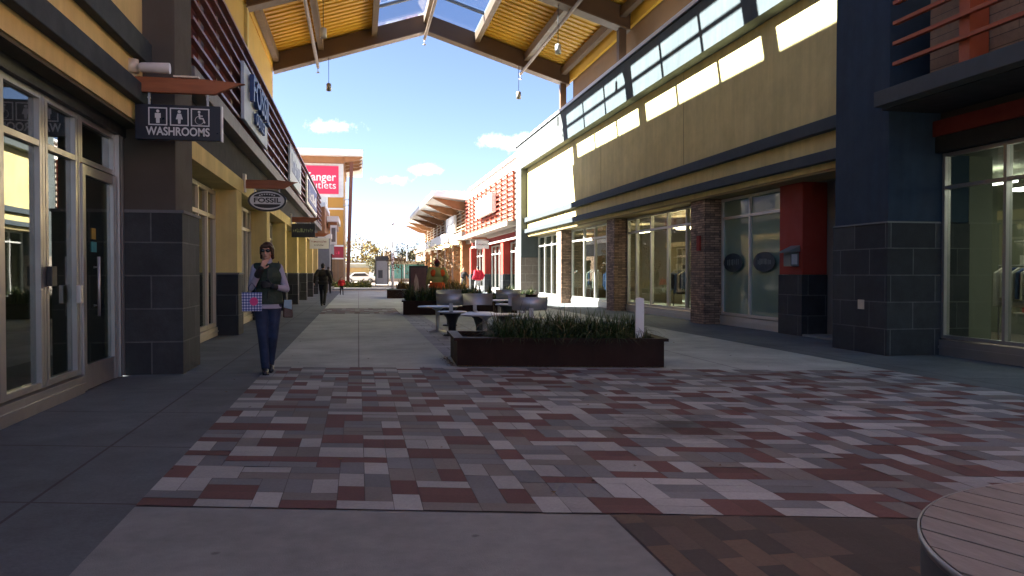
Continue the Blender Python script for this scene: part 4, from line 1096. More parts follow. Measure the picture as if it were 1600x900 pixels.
for k in range(9):
    b = MB(); b.box(2.4 + k*2.4, 2.55 + k*2.4, 129.95, 130.09, .5, 2.8); b.build('mullion', m_white, HB)
b = MB(); b.box(2.0, 22.4, 129.5, 136.5, 2.8, 3.3); b.build('roof', mat('khaki_roof', (.30, .27, .18), .8), HB)
WH = thing('warehouse', 'low cream warehouse with an orange band behind the autumn trees', 'warehouse', (-2, 142, 0))
b = MB(); b.box(-9, 1.8, 138, 144, 0, 2.9); b.build('wall', m_cream, WH)
b = MB(); b.box(-9, 1.82, 137.9, 137.998, 1.5, 2.3); b.build('painted_band', mat('apricot_band', (.52, .30, .12), .8), WH)
b = MB(); b.box(-9.2, 2.0, 137.7, 144.3, 2.9, 3.1); b.build('coping', m_coping, WH)
# parked white car
CR = thing('parked_car', 'white car parked at the street end under the leaning tree', 'car', (.2, 112, 0))
X0, Y0 = .2, 112
pr = [(-2.1, .35), (-2.15, .75), (-1.45, .88), (-.8, 1.42), (.75, 1.45), (1.5, .95), (2.15, .85), (2.2, .38)]
b = MB(); b.prism([(X0 + a, Y0 - .85, z) for a, z in pr], (0, 1.7, 0)); b.build('body', mat('white_car_paint', (.8, .8, .8), .2, .02, 1), CR, bevel=.08)
b = MB(); b.prism([(X0 + a, Y0 - .862, z) for a, z in ((-1.2, .92), (-.72, 1.34), (.68, 1.37), (1.2, .95))], (0, 1.724, 0)); b.build('window', m_dark, CR)
for a in (-1.35, 1.4):
    for s in (-.86, .86):
        b = MB(); b.cyl((X0 + a, Y0 + s - .1, .33), (X0 + a, Y0 + s + .1, .33), .33, n=20); w_ = b.build('wheel', m_dark, CR)
        b = MB(); b.cyl((X0 + a, Y0 + s - .11, .33), (X0 + a, Y0 + s + .11, .33), .2, n=14); b.build('rim', m_steel, w_)
for s in (-.6, .6):
    b = MB(); b.box(X0 - 2.17, X0 - 2.08, Y0 + s - .15, Y0 + s + .15, .62, .75); b.build('headlight', m_lettg, CR)

# ------------------------------------------------------------------ goods behind the shop glass
m_cred = mat('red_cloth', (.42, .02, .03), .9, .2, 6); m_cblue = mat('blue_cloth', (.03, .06, .16), .9, .2, 6); m_cpale = mat('pale_cloth', (.5, .47, .42), .9, .2, 6); m_cdk = mat('dark_cloth', (.025, .025, .03), .9, .3, 6)
def rack(x, y, cols, label, n=9, h=1.45):
    t = thing('clothes_rack', label, 'clothes rack', (x, y, .03))
    b = MB(); L = n*.13
    b.tube([(x, y - L/2 - .08, .035), (x, y - L/2 - .08, h), (x, y + L/2 + .08, h), (x, y + L/2 + .08, .035)], .016); b.build('rail', m_steel, t)
    rnd = random.Random(int(y*10))
    for k in range(n):
        yy = y - L/2 + (k + .5)*.13; w_ = rnd.uniform(.20, .25); l = rnd.uniform(.6, .85)
        b = MB(); b.prism([(x-w_, yy-.03, h-.14), (x-.06, yy-.03, h-.04), (x+.06, yy-.03, h-.04), (x+w_, yy-.03, h-.14), (x+w_*1.05, yy-.03, h-l), (x-w_*1.05, yy-.03, h-l)], (0, .06, 0)); b.build('garment', rnd.choice(cols), t, bevel=.012)
rack(10.2, 29.3, [m_cred, m_cred, m_cpale], 'rack of red shirts behind the sunlit shop window', 8)
rack(10.3, 31.6, [m_cblue, m_cred, m_cblue], 'rack of blue and red jackets behind the sunlit shop window', 10)
rack(10.3, 37.6, [m_cred, m_cpale, m_cdk], 'rack of red and pale clothes behind the far window of the yellow store', 8)
rack(10.6, 25.2, [m_cdk, m_cpale, m_cblue], 'rack of dark clothes behind the shaded shop window', 9)
rack(10.9, 8.9, [m_cdk, m_cpale, m_cdk], 'rack of dark and pale clothes inside the nearest right store', 9)
def shelf(x, y0, y1, label, seed, s=-1):
    t = thing('display_shelf', label, 'shelf', (x, (y0+y1)/2, .03)); rnd = random.Random(seed)
    b = MB(); b.box(x, x + .04, y0, y1, .031, 2.3)
    for z in (.5, 1.0, 1.5, 2.0): b.box(x + s*.4, x - s*.001, y0, y1, z, z + .03)
    b.build('shelf_frame', m_cpale, t)
    for z in (.53, 1.03, 1.53):
        y = y0 + .1
        while y < y1 - .3:
            w_ = rnd.uniform(.2, .34); b = MB(); b.box(x + s*.34, x + s*.05, y, y + w_, z, z + rnd.uniform(.12, .32)); b.build('folded_goods', rnd.choice([m_cred, m_cblue, m_cpale, m_cdk, m_cpale]), t, bevel=.01); y += w_ + .06
shelf(13.5, 7.6, 10.6, 'tall pale shelf of goods at the back of the nearest right store', 3)
shelf(13.2, 21.5, 24.5, 'tall pale shelf of goods behind the shaded shop window', 4)
shelf(-6.6, 8.2, 10.8, 'tall pale shelf of goods deep inside the left store', 5, 1)

shelf(13.9, 11.5, 14.5, 'tall pale shelf of goods deep inside the nearest right store, before the end wall', 6)
rack(12.3, 12.9, [m_cpale, m_cblue, m_cpale], 'rack of pale and blue clothes deep inside the nearest right store', 9, 1.5)
rack(11.5, 11.2, [m_cdk, m_cred, m_cdk], 'rack of dark and red clothes just behind the nearest right store window', 7, 1.4)
rack(-5.6, 9.6, [m_cpale, m_cdk, m_cblue], 'rack of mixed clothes inside the left store behind the glass door', 8, 1.4)

rack(10.15, 21.6, [m_cpale, m_cdk, m_cpale], 'rack of pale and dark clothes near the stone pillar inside the yellow store', 8, 1.5)
rack(10.1, 33.6, [m_cpale, m_cblue, m_cdk], 'rack of pale and blue clothes beside the far stone pillar in the yellow store', 8, 1.5)
rack(12.0, 27.4, [m_cred, m_cpale, m_cdk], 'rack of red and pale clothes deep inside the yellow store', 10, 1.5)
shelf(13.3, 27.5, 31.5, 'tall pale shelf of goods at the back of the yellow store, far one', 8)

# leaf litter and grit caught along the planter foot
rnd = random.Random(77); b = MB()
for k in range(900):
    u = rnd.random(); d = abs(rnd.gauss(0, .05)) + .01
    x = 1.40 + u*2.9; y = 11.50 - u*.72 - d
    if rnd.random() < .25: x = 1.38 - abs(rnd.gauss(0, .05)); y = 11.5 + rnd.random()*1.3
    s = rnd.uniform(.006, .02); a = rnd.uniform(0, 6.3); dx, dy = math.cos(a)*s, math.sin(a)*s
    b.bm.faces.new([b.bm.verts.new(p) for p in ((x+dx, y+dy, .014 + rnd.random()*.01), (x-dy*.5, y+dx*.5, .013), (x-dx, y-dy, .013 + rnd.random()*.008), (x+dy*.5, y-dx*.5, .014))])
for k in range(160):
    x = rnd.uniform(-3, 7); y = rnd.uniform(4.5, 24); s = rnd.uniform(.010, .024); a = rnd.uniform(0, 6.3); dx, dy = math.cos(a)*s, math.sin(a)*s
    b.bm.faces.new([b.bm.verts.new(p) for p in ((x+dx, y+dy, .016 + rnd.random()*.01), (x-dy*.5, y+dx*.5, .013), (x-dx, y-dy, .013 + rnd.random()*.008), (x+dy*.5, y-dx*.5, .014))])
tag(b.build('fallen_leaves', leafmat('litter_leaf', (.05, .035, .02), (.20, .13, .06)), kind='stuff', fix=False), 'small dry leaves and grit along the foot of the nearest planter', 'leaves')
# ------------------------------------------------------------------ people
def V(*a): return Vector(a)
def bend(a, c, l1, l2, hint):
    """middle joint between a and c for limb lengths l1, l2, bent towards hint"""
    a, c, hint = Vector(a), Vector(c), Vector(hint)
    d = c - a; L = min(d.length, (l1 + l2)*.999); u = d.normalized()
    x = (l1*l1 - l2*l2 + L*L) / (2*L); h = math.sqrt(max(0, l1*l1 - x*x))
    n = hint - u*hint.dot(u)
    return a + u*x + n.normalized()*h
def hand(mb, wrist, d, palm_n, side, curl=.5, s=1.0, r=.0085):
    """palm and five separate bent fingers; d: along the hand, palm_n: where the palm looks, side: towards the thumb"""
    d, palm_n, side = Vector(d).normalized(), Vector(palm_n).normalized(), Vector(side).normalized()
    w = Vector(wrist)
    for t, k in ((.02, -.022), (.02, .022), (.075, -.026), (.08, 0), (.078, .026)):
        pass
    for k in (-.026, -.009, .009, .026):
        mb.cap(w + d*.015*s, .019*s, w + d*.085*s + side*k*s, .0125*s, 10)
    for i, (k, L) in enumerate(((.030, .068), (.010, .078), (-.010, .072), (-.030, .056))):
        p0 = w + d*.088*s + side*k*s
        a = curl * (.7 + .12*i)
        d1 = (d*math.cos(a) + palm_n*math.sin(a)); p1 = p0 + d1*L*.5*s
        d2 = (d*math.cos(a*2.1) + palm_n*math.sin(a*2.1)); p2 = p1 + d2*L*.32*s
        d3 = (d*math.cos(a*2.9) + palm_n*math.sin(a*2.9)); p3 = p2 + d3*L*.22*s
        mb.chain([p0, p1, p2, p3], [r*1.1*s, r*s, r*.92*s, r*.8*s])
    t0 = w + d*.03*s + side*.026*s
    t1 = t0 + (side*.75 + d*.6 + palm_n*.25).normalized()*.042*s; t2 = t1 + (d*.85 + side*.25 + palm_n*.4).normalized()*.034*s
    mb.chain([t0, t1, t2], [.013*s, .0105*s, .009*s])

def person(label, loc, rz, H, J, top, trousers, shoes, hair, name='person', voxel=.014, female=False, coat=1.0, hem=.86, hat=None, sleeves=None, cat='person', bulk=1.0, child=False, longhair=False, skirt=False):
    """J: joint positions for a 1.75 m figure facing -Y. Returns the root and the scaled joints"""
    k = H / 1.75
    t = thing(name, label, cat, loc, rz)
    sw = .148 if female else .19
    j = dict(hipL=V(.085, 0, .92), hipR=V(-.085, 0, .92), ankL=V(.10, .02, .085), ankR=V(-.10, .02, .085),
             shL=V(sw, .01, 1.42), shR=V(-sw, .01, 1.42), wrL=V(.27, -.03, .88), wrR=V(-.27, -.03, .88),
             head=V(0, -.015, 1.625), neck=V(0, .01, 1.47), kneehintL=V(.05, -1, 0), kneehintR=V(-.05, -1, 0), elhintL=V(.3, 1, -.2), elhintR=V(-.3, 1, -.2), turn=0.0)
    j.update(J)
    for s in 'LR':
        if 'kn'+s not in j: j['kn'+s] = bend(j['hip'+s], j['ank'+s], .43, .42, j['kneehint'+s])
        if 'el'+s not in j: j['el'+s] = bend(j['sh'+s], j['wr'+s], .30, .265, j['elhint'+s])
    for q in list(j):
        if isinstance(j[q], Vector): j[q] = j[q] * k
    T = Matrix.Rotation(j['turn'], 3, 'Z'); hd = j['head']
    def hp(x, y, z): return hd + T @ (V(x, y, z) * k * (1.18 if child else 1))
    def sz(*a): return tuple(x*k*(1.18 if child else 1) for x in a)
    B = MB()
    B.ell(V(0, .01, .96)*k, sz(.15, .105, .12)); B.ell(V(0, .0, 1.12)*k, sz(.128, .092, .14)); B.ell(V(0, .01, 1.30)*k, sz(.155, .105, .17))
    B.cap(j['shR']*.92 + V(0, 0, 1.42*.08*k), .05*k, j['shL']*.92 + V(0, 0, 1.42*.08*k), .05*k)
    B.cap(j['neck'] - V(0, 0, .06*k), .058*k, hp(0, .02, -.04), .050*k)
    B.ell(hd + V(0, 0, .02*k), sz(.073, .092, .10), rot=T); B.ell(hp(0, -.030, -.055), sz(.055, .062, .062), rot=T); B.ell(hp(0, -.072, -.085), sz(.026, .020, .020), rot=T)
    B.cap(hp(0, -.088, .012), .009*k, hp(0, -.107, -.028), .0145*k, 8)
    B.ell(hp(0, -.085, -.058), sz(.024, .012, .009), rot=T)
    for s in (-1, 1):
        B.ell(hp(s*.076, .01, -.01), sz(.012, .022, .034), rot=T); B.ell(hp(s*.030, -.082, .028), sz(.022, .012, .010), rot=T); B.ell(hp(s*.038, -.062, -.025), sz(.024, .022, .022), rot=T)
    for s in 'LR':
        B.chain([j['hip'+s], j['kn'+s], j['ank'+s]], [.078*k, .052*k, .038*k]); B.chain([j['sh'+s], j['el'+s], j['wr'+s]], [.05*k, .04*k, .027*k])
        f = j['ank'+s]; td = j.get('toe'+s, V(0, -1, 0)).normalized()
        B.chain([f + V(0, .02, -.03)*k, f + td*.13*k + V(0, 0, -.055*k)], [.035*k, .026*k])
        d = (j['wr'+s] - j['el'+s]).normalized(); d = j.get('handdir'+s, d)
        sgn = 1 if s == 'L' else -1
        pn = j.get('palm'+s, V(-sgn, 0, 0)); sd = j.get('thumb'+s, V(0, -1, 0))
        hand(B, j['wr'+s], d, pn, sd, j.get('curl'+s, .35), k)
    body = B.remesh('body', m_skin, t, voxel, 3)
    # eyes and lips
    for s in (-1, 1):
        b = MB(); b.ell(hp(s*.030, -.083, .018), sz(.013, .008, .009), 10, 8); b.build('eye', m_lett, body, local=True)
        b = MB(); b.ell(hp(s*.030, -.0905, .018), sz(.0055, .003, .0055), 8, 6); b.build('iris', m_dark, body, local=True)
    b = MB(); b.ell(hp(0, -.0925, -.060), sz(.021, .006, .0065), 10, 8); b.build('lips', mat('lip', (.38, .12, .10), .5, .05), body, local=True)
    # hair
    if hair is not None:
        b = MB(); b.ell(hp(0, .018, .042), sz(.086, .098, .098), rot=T); b.ell(hp(0, .055, -.02), sz(.078, .06, .075), rot=T)
        if longhair:
            for s in (-1, 1):
                b.cap(hp(s*.070, .0, .03), .026*k, hp(s*.074, .012, -.075), .022*k); b.cap(hp(s*.062, -.052, .06), .022*k, hp(s*.076, -.028, -.02), .016*k)
            b.cap(hp(-.045, -.075, .078), .022*k, hp(.045, -.075, .080), .022*k); b.cap(hp(-.03, -.082, .066), .014*k, hp(.02, -.084, .060), .014*k)
            b.ell(hp(0, .05, -.07), sz(.074, .05, .05), rot=T)
        b.remesh('hair', hair, t, voxel*.8, 2)
    if hat is not None:
        b = MB(); b.ell(hp(0, .012, .055), sz(.092, .104, .095), rot=T); b.cap(hp(-.06, -.03, .035), .032*k, hp(.06, -.03, .035), .032*k); b.cap(hp(-.06, .05, .02), .04*k, hp(.06, .05, .02), .04*k); b.ell(hp(0, .01, .155), sz(.03, .03, .03))
        b.remesh('knit_hat', hat, t, voxel, 2)
    # trousers
    b = MB(); b.ell(V(0, .01, .95)*k, (.170*k*bulk, .125*k*bulk, .125*k))
    for s in 'LR':
        b.chain([j['hip'+s], j['kn'+s], j['ank'+s] + V(0, 0, .005)*k], [.096*k*bulk, .068*k, .056*k])
        kn = j['kn'+s]; an = j['ank'+s]
        for q in (.25, .5, .8): b.ell(kn.lerp(an, q) + V(random.uniform(-.004, .004), 0, 0), (.062*k, .064*k, .018*k), 12, 8)
    b.remesh('trousers', trousers, t, voxel, 3)
    if skirt:
        b = MB(); b.lathe([(.13*k, 1.05*k), (.19*k, .9*k), (.24*k, .55*k), (.23*k, .55*k)], n=20); b.build('coat_skirt', top, t, local=True)
    # top
    b = MB(); c = coat*bulk
    if sleeves is None: b.ell(V(0, .01, hem + .10)*k, (.172*c*k, .130*c*k, .115*k))
    b.ell(V(0, .005, 1.12)*k, (.160*c*k, .122*c*k, .15*k)); b.ell(V(0, .012, 1.29)*k, (.178*c*k, .130*c*k, .175*k))
    b.cap(j['shR']*.90 + V(0, 0, 1.42*.10*k), .064*k, j['shL']*.90 + V(0, 0, 1.42*.10*k), .064*k)
    b.cap(j['neck'] - V(0, 0, .05*k), .078*k, j['neck'] + V(0, 0, .0*k), .068*k)
    if sleeves is not None: b.drum(.935*k, 1.16*k, .190*c*k, .146*c*k, .168*c*k, .126*c*k)
    if sleeves is None:
        for s in 'LR':
            b.chain([j['sh'+s], j['el'+s], j['wr'+s]], [.072*k*c, .060*k*c, .046*k*c])
            for q in (.3, .6, .85): b.ell(j['el'+s].lerp(j['wr'+s], q), (.055*k, .055*k, .022*k), 10, 8)
    b.remesh('jacket', top, t, voxel, 3)
    if sleeves is not None:
        b = MB(); b.drum(.872*k, 1.0*k, .186*k, .140*k, .172*k, .128*k); b.ell(V(0, .01, 1.28)*k, (.165*k, .115*k, .15*k))
        b.cap(j['shR'], .055*k, j['shL'], .055*k); b.cap(j['neck'] - V(0, 0, .04*k), .066*k, j['neck'] + V(0, -.008, .062*k), .062*k)
        for s in 'LR':
            b.chain([j['sh'+s], j['el'+s], j['wr'+s]], [.056*k, .047*k, .036*k])
            for q in (.12, .3, .55, .8): b.ell(j['el'+s].lerp(j['wr'+s], q), (.047*k, .045*k, .016*k), 10, 8)
            for q in (.35, .6, .85): b.ell(j['sh'+s].lerp(j['el'+s], q), (.054*k, .054*k, .016*k), 10, 8)
        b.remesh('sweater', sleeves, t, voxel, 3)
    for s in 'LR':
        f = j['ank'+s]; td = j.get('toe'+s, V(0, -1, 0)).normalized()
        b = MB(); b.chain([f + V(0, .035, -.035)*k, f + td*.07*k + V(0, 0, -.040*k), f + td*.165*k + V(0, 0, -.052*k)], [.046*k, .046*k, .034*k])
        b.box(f.x - .04*k, f.x + .04*k, f.y - .17*k, f.y + .06*k, f.z - .084*k, f.z - .062*k) if abs(td.x) < .1 and td.y < 0 else None
        o = b.remesh('shoe', shoes, t, voxel*.7, 3)
    return t, j, k, hp

m_hair = mat('brown_hair', (.055, .022, .012), .45, .3, 14, .2, 60, stretch=(6, 6, 1))
m_hairb = mat('black_hair', (.012, .01, .01), .5, .2, 10)
m_hairg = mat('grey_blond_hair', (.30, .24, .17), .6, .2, 10)
m_vest = mat('dark_green_quilt', (.014, .030, .018), .7, .3, 7, .9, 22)
m_lilac = mat('lilac_knit', (.40, .38, .47), .9, .08, 9, .2, 120)
m_jeans = mat('blue_denim', (.016, .030, .072), .85, .35, 7, .2, 120)
m_blackc = mat('black_cloth', (.012, .012, .014), .85, .25, 8)
m_shoe = mat('dark_shoe', (.018, .020, .028), .5, .2, 10)
m_glove = mat('black_glove', (.010, .010, .012), .7, .2, 10)

# the woman in front, walking towards the camera
Wn, j, k, hp = person('woman in dark green vest, lilac sleeves and jeans, hand at her mouth', (-1.20, 11.15, 0), R(8), 1.76,
    dict(ankL=V(.035, .16, .115), ankR=V(-.03, -.06, .085), hipL=V(.09, 0, .92), hipR=V(-.085, 0, .92), toeR=V(-.05, -1, 0), toeL=V(.05, -1, -.12),
         elR=V(-.205, -.03, 1.15), wrR=V(-.085, -.20, 1.395), elL=V(.245, .03, 1.13), wrL=V(.065, -.21, 1.165), turn=-.28,
         handdirR=V(.42, .12, .85), palmR=V(.35, .75, .1), thumbR=V(.75, .1, -.35), curlR=.55,
         handdirL=V(-.92, -.12, .28), palmL=V(0, .85, -.4), thumbL=V(.15, 0, 1), curlL=.5),
    m_vest, m_jeans, m_shoe, m_hair, voxel=.0085, female=True, coat=1.10, hem=.945, sleeves=m_lilac, longhair=True, bulk=1.0)
b = MB()
for s in (-1, 1):
    b.ell(hp(s*.034, -.088, .016), (.031*k, .014*k, .023*k), 14, 10)
b.bar(hp(-.02, -.103, .024), hp(.02, -.103, .024), .008, .008)
for s in (-1, 1): b.bar(hp(s*.062, -.085, .022), hp(s*.082, .01, .012), .006, .010)
b.build('sunglasses', mat('sunglass', (.01, .008, .008), .12, .05), Wn, local=True)
# black glove on the left hand and dark cuff on the right
b = MB(); hand(b, j['wrL'], V(-.92, -.12, .28), V(0, .85, -.4), V(.15, 0, 1), .5, k*1.12, r=.011)
b.cap(j['wrL'].lerp(j['elL'], .18), .043*k, j['wrL'], .040*k); b.remesh('glove', m_glove, Wn, .007, 2)
b = MB(); b.ell(j['wrR'].lerp(j['elR'], .10), (.046*k, .05*k, .045*k)); b.cap(j['wrR'].lerp(j['elR'], .3), .050*k, j['wrR'], .044*k); b.remesh('cuff', m_glove, Wn, .008, 2)
b = MB(); b.tube([V(0, -.142, .98)*k, V(0, -.15, 1.12)*k, V(0, -.155, 1.28)*k, V(0, -.125, 1.42)*k], .006, 6); b.build('zip', m_dark, Wn, local=True)
for z in (1.05, 1.16, 1.27): pass
# checked paper bag with a pink disc hanging from the right forearm
m_check, nt, bs = nodes('blue_check')
cb = N(nt, 'ShaderNodeTexChecker'); cb.inputs['Scale'].default_value = 1; tc = N(nt, 'ShaderNodeTexCoord'); mp = N(nt, 'ShaderNodeMapping'); mp.inputs['Scale'].default_value = (26, 26, 26); mp.inputs['Location'].default_value = (.3, .35, .2)
nt.links.new(tc.outputs['Object'], mp.inputs['Vector'])
sp = N(nt, 'ShaderNodeSeparateXYZ'); nt.links.new(mp.outputs[0], sp.inputs[0])
def band(o): return math_node(nt, 'LESS_THAN', math_node(nt, 'FRACT', o), .5)
sm = math_node(nt, 'MULTIPLY', math_node(nt, 'ADD', band(sp.outputs[0]), band(sp.outputs[2])), .5)
rp = N(nt, 'ShaderNodeValToRGB'); rp.color_ramp.elements[0].color = (.62, .62, .72, 1); rp.color_ramp.elements[1].color = (.02, .03, .16, 1); e = rp.color_ramp.elements.new(.5); e.color = (.14, .18, .42, 1)
nt.links.new(sm, rp.inputs[0]); nt.links.new(rp.outputs[0], bs.inputs['Base Color'])
bl = Wn.matrix_basis.copy()
Mw = Matrix.Translation(Vector((-1.20, 11.15, 0))) @ Matrix.Rotation(R(8), 4, 'Z')
fa = Mw @ (j['elR'].lerp(j['wrR'], .30))
BG = thing('shopping_bag', 'blue and white checked shopping bag with a pink disc hanging from the woman arm', 'bag', (fa.x - .02, fa.y - .06, fa.z - .25), R(4))
b = MB(); b.hexa([(-.135, -.055, -.135), (.135, -.055, -.135), (.135, .055, -.135), (-.135, .055, -.135), (-.14, -.05, .125), (.14, -.05, .125), (.14, .05, .125), (-.14, .05, .125)])
b.build('bag_body', m_check, BG, local=True, bevel=.004)
b = MB(); b.cyl((.03, -.057, .0), (.03, -.062, .0), .058, n=24); b.build('pink_disc', mat('pink_print', (.70, .05, .22), .6, .08, 20), BG, local=True)
for y in (-.04, .04):
    b = MB(); b.tube([(-.06, y, .12), (-.045, y*.8, .2), (0, y*.5 + .03, .258), (.045, y*.8, .2), (.06, y, .12)], .005, 6); b.build('handle', m_jeans, BG, local=True)
BG.scale = (.9, .9, .95)
# brown shoulder bag on her left hip
hb = Mw @ (V(.265, .03, .885)*k)
HBG = thing('shoulder_bag', 'small brown shoulder bag with pale blue flap on the woman left hip', 'bag', tuple(hb), R(8))
b = MB(); b.hexa([(-.065, -.04, -.14), (.065, -.04, -.14), (.065, .04, -.14), (-.065, .04, -.14), (-.055, -.03, .10), (.055, -.03, .10), (.055, .03, .10), (-.055, .03, .10)])
b.build('bag_body', mat('brown_leather', (.075, .035, .022), .5, .25, 9), HBG, local=True, bevel=.015)
b = MB(); b.hexa([(-.058, -.046, .0), (.05, -.046, -.03), (.05, -.036, -.03), (-.058, -.036, .0), (-.05, -.042, .10), (.05, -.042, .10), (.05, -.028, .10), (-.05, -.028, .10)])
b.build('flap', mat('pale_blue_leather', (.25, .36, .42), .5, .1, 9), HBG, local=True, bevel=.004)
b = MB(); b.tube([(-.05, 0, .10), (-.075, -.005, .30), (-.105, 0, .55), (-.12, .01, .62)], .007, 6); b.build('strap', m_dark, HBG, local=True)

# people farther away
walk1 = dict(ankL=V(.07, -.22, .09), ankR=V(-.07, .26, .13), wrL=V(.33, .10, .98), wrR=V(-.34, .02, .98))
walk2 = dict(ankL=V(.08, .22, .12), ankR=V(-.08, -.2, .085), wrL=V(.26, -.10, .90), wrR=V(-.27, .10, .90))
person('man in dark olive jacket seen from behind, walking away by the left stores', (-1.43, 33.8, 0), R(178), 1.76, walk1, mat('olive_jacket', (.030, .025, .016), .8, .3, 6), m_blackc, m_shoe, m_hairb, voxel=.02, coat=1.22, bulk=1.05)
person('person in black coat with dark red bag walking away beside the olive jacket man', (-1.95, 54.5, 0), R(175), 1.80, walk2, mat('maroon_black_coat', (.022, .012, .014), .8, .4, 4), m_blackc, m_shoe, m_hairb, voxel=.025, coat=1.15)
person('small child in a bright red coat on the pavement at the street end', (-1.02, 50.5, 0), R(10), 1.12, dict(ankL=V(.11, -.16, .09), ankR=V(-.10, .18, .11), wrL=V(.32, -.05, .92), wrR=V(-.32, -.05, .92)), mat('red_coat', (.50, .012, .02), .8, .15, 5), m_blackc, m_shoe, m_hair, voxel=.022, coat=1.22, child=True)
m_orange = mat('hivis_orange', (.80, .10, .012), .7, .08, 4); m_hiy = mat('hivis_lime_grey', (.36, .34, .12), .7, .1, 4)
wk, jw, kw, hw = person('worker in orange and lime safety jacket and dark red knit hat behind the planter', (2.70, 28.0, 0), R(188), 1.80, dict(wrL=V(.30, -.10, .98), wrR=V(-.30, -.06, .98), shL=V(.21, .01, 1.44), shR=V(-.21, .01, 1.44)), m_hiy, mat('orange_trousers', (.50, .09, .02), .8, .2, 4), m_shoe, m_hairb, voxel=.016, coat=1.3, hat=mat('dark_red_knit', (.16, .010, .016), .9, .2, 12), bulk=1.12, hem=.84)
# wide reflective bands over the jacket: a waist hoop and two braces
b = MB(); b.lathe([(.258, .84), (.268, .86), (.272, 1.00), (.262, 1.03)], n=32)
for v in b.bm.verts: v.co.y *= .78; v.co.y += .005
b.build('orange_band', m_orange, wk, local=True)
for s in (-1, 1):
    b = MB(); b.ell(V(s*.165, .135, 1.36), (.095, .075, .125)); b.ell(V(s*.165, -.115, 1.36), (.085, .07, .12)); b.build('orange_yoke', m_orange, wk, local=True)
person('woman in black coat and skirt with fair hair standing near the red pillars', (7.45, 57.3, 0), R(-20), 1.70, dict(ankL=V(.06, -.08, .085), ankR=V(-.06, .06, .085), wrL=V(.42, -.12, 1.02), wrR=V(-.12, -.22, 1.10)), m_blackc, mat('dark_stocking', (.03, .02, .02), .7), m_shoe, m_hairg, voxel=.025, female=True, coat=1.15, skirt=True)
person('man in bright red hooded jacket and pale grey trousers before the red pillars', (7.35, 49.6, 0), R(200), 1.80, dict(ankL=V(.14, -.12, .085), ankR=V(-.12, .14, .1), wrL=V(.30, -.08, 1.0), wrR=V(-.32, -.02, .98)), mat('red_hoodie', (.56, .010, .035), .8, .12, 5), mat('pale_grey_cloth', (.42, .41, .42), .85, .12, 5), m_shoe, m_hairb, voxel=.022, coat=1.28, bulk=1.1)
person('shop visitor in dark clothes inside the nearest right store beside the rack', (12.0, 9.9, .03), R(100), 1.72, dict(wrL=V(.2, -.25, 1.05)), mat('striped_dark_top', (.05, .05, .05), .8, .5, 20), m_blackc, m_shoe, m_hairb, voxel=.025)
SKY, SUN, EXPO = .05, 5.0, 3.2
# ------------------------------------------------------------------ sky, sun, camera
AZ, EL = R(73.8), R(33.9)                    # sun: ahead and to the left (azimuth measured from the street axis)
sd = Vector((-math.sin(AZ)*math.cos(EL), math.cos(AZ)*math.cos(EL), math.sin(EL)))
W_ = bpy.data.worlds.new('World'); SC.world = W_; W_.use_nodes = True
nt = W_.node_tree; nt.nodes.clear()
out = N(nt, 'ShaderNodeOutputWorld'); bg = N(nt, 'ShaderNodeBackground'); bg.inputs[1].default_value = SKY
sk = N(nt, 'ShaderNodeTexSky'); sk.sky_type = 'NISHITA'; sk.sun_disc = False; sk.sun_elevation = EL
sk.sun_rotation = math.atan2(sd.x, sd.y); sk.altitude = 80; sk.air_density = .55; sk.dust_density = .35; sk.ozone_density = 2.2
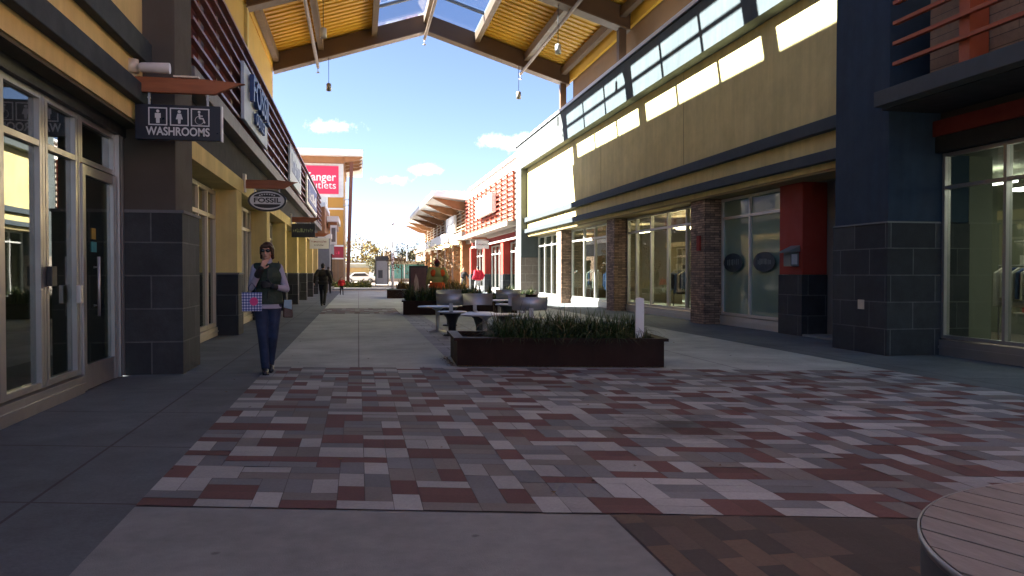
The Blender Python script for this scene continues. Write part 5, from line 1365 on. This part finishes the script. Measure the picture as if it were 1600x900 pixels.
# small fair weather clouds, broken up by noise, low over the street
tc = N(nt, 'ShaderNodeTexCoord'); vec = tc.outputs['Generated']
nz = noise(nt, vec, 30, 10, .72)
nz2 = noise(nt, vec, 9, 4, .6)
def pixdir(x, y):
    yaw = math.atan2(240, 1250); v = Vector(((x-800)/1250, 1, -(y-427)/1250))
    return (Matrix.Rotation(-yaw, 3, 'Z') @ v).normalized()
tot = None
for x, y, rx in ((527, 199, .85), (612, 281, .65), (668, 266, .6), (812, 222, 1.1), (300, 120, 1.5), (980, 60, 1.4)):
    d = pixdir(x, y)
    mp = N(nt, 'ShaderNodeVectorMath', operation='SUBTRACT'); nt.links.new(vec, mp.inputs[0]); mp.inputs[1].default_value = d
    ms = N(nt, 'ShaderNodeVectorMath', operation='MULTIPLY'); nt.links.new(mp.outputs[0], ms.inputs[0]); ms.inputs[1].default_value = (1, 1, 3.2)
    ln = N(nt, 'ShaderNodeVectorMath', operation='LENGTH'); nt.links.new(ms.outputs[0], ln.inputs[0])
    f = maprange(nt, ln.outputs['Value'], 0, .062*rx, 1, 0)
    tot = f if tot is None else math_node(nt, 'MAXIMUM', tot, f)
cl = maprange(nt, math_node(nt, 'ADD', math_node(nt, 'MULTIPLY', tot, .55), math_node(nt, 'MULTIPLY', nz, 1.15)), .80, 1.45, 0, .8)
mx = N(nt, 'ShaderNodeMix', data_type='RGBA'); nt.links.new(cl, mx.inputs[0]); tn = N(nt, 'ShaderNodeMix', data_type='RGBA', blend_type='MULTIPLY'); tn.inputs[0].default_value = 1; tn.inputs[7].default_value = (.83, .75, .76, 1); nt.links.new(sk.outputs[0], tn.inputs[6])
nt.links.new(tn.outputs[2], mx.inputs[6]); mx.inputs[7].default_value = (11, 11, 11.2, 1)
nt.links.new(mx.outputs[2], bg.inputs[0]); nt.links.new(bg.outputs[0], out.inputs[0])
sl = bpy.data.lights.new('sun', 'SUN'); sl.energy = SUN; sl.angle = R(.53); sl.color = (1.0, .95, .86)
so = bpy.data.objects.new('sun', sl); COL.objects.link(so); so.rotation_euler = (-sd).to_track_quat('-Z', 'Y').to_euler()
cam = bpy.data.cameras.new('camera'); co = bpy.data.objects.new('camera', cam); COL.objects.link(co)
cam.sensor_width = 36; cam.lens = 1250/1600*36; cam.clip_start = .05; cam.clip_end = 4000
co.location = (0, 0, 1.35); co.rotation_euler = (R(90) - math.atan2(23, 1250), 0, -math.atan2(240, 1250))
SC.camera = co
SC.view_settings.view_transform = 'Standard'; SC.view_settings.look = 'None'; SC.view_settings.exposure = EXPO; SC.view_settings.gamma = 1; SC.view_settings.use_curve_mapping = False
SC.cycles.max_bounces = 8; SC.cycles.diffuse_bounces = 4; SC.cycles.glossy_bounces = 4; SC.cycles.transparent_max_bounces = 24; SC.cycles.transmission_bounces = 4
SC.cycles.use_denoising = True; SC.cycles.sample_clamp_indirect = 6; SC.cycles.caustics_reflective = False; SC.cycles.caustics_refractive = False
for m in bpy.data.materials: m.use_backface_culling = False
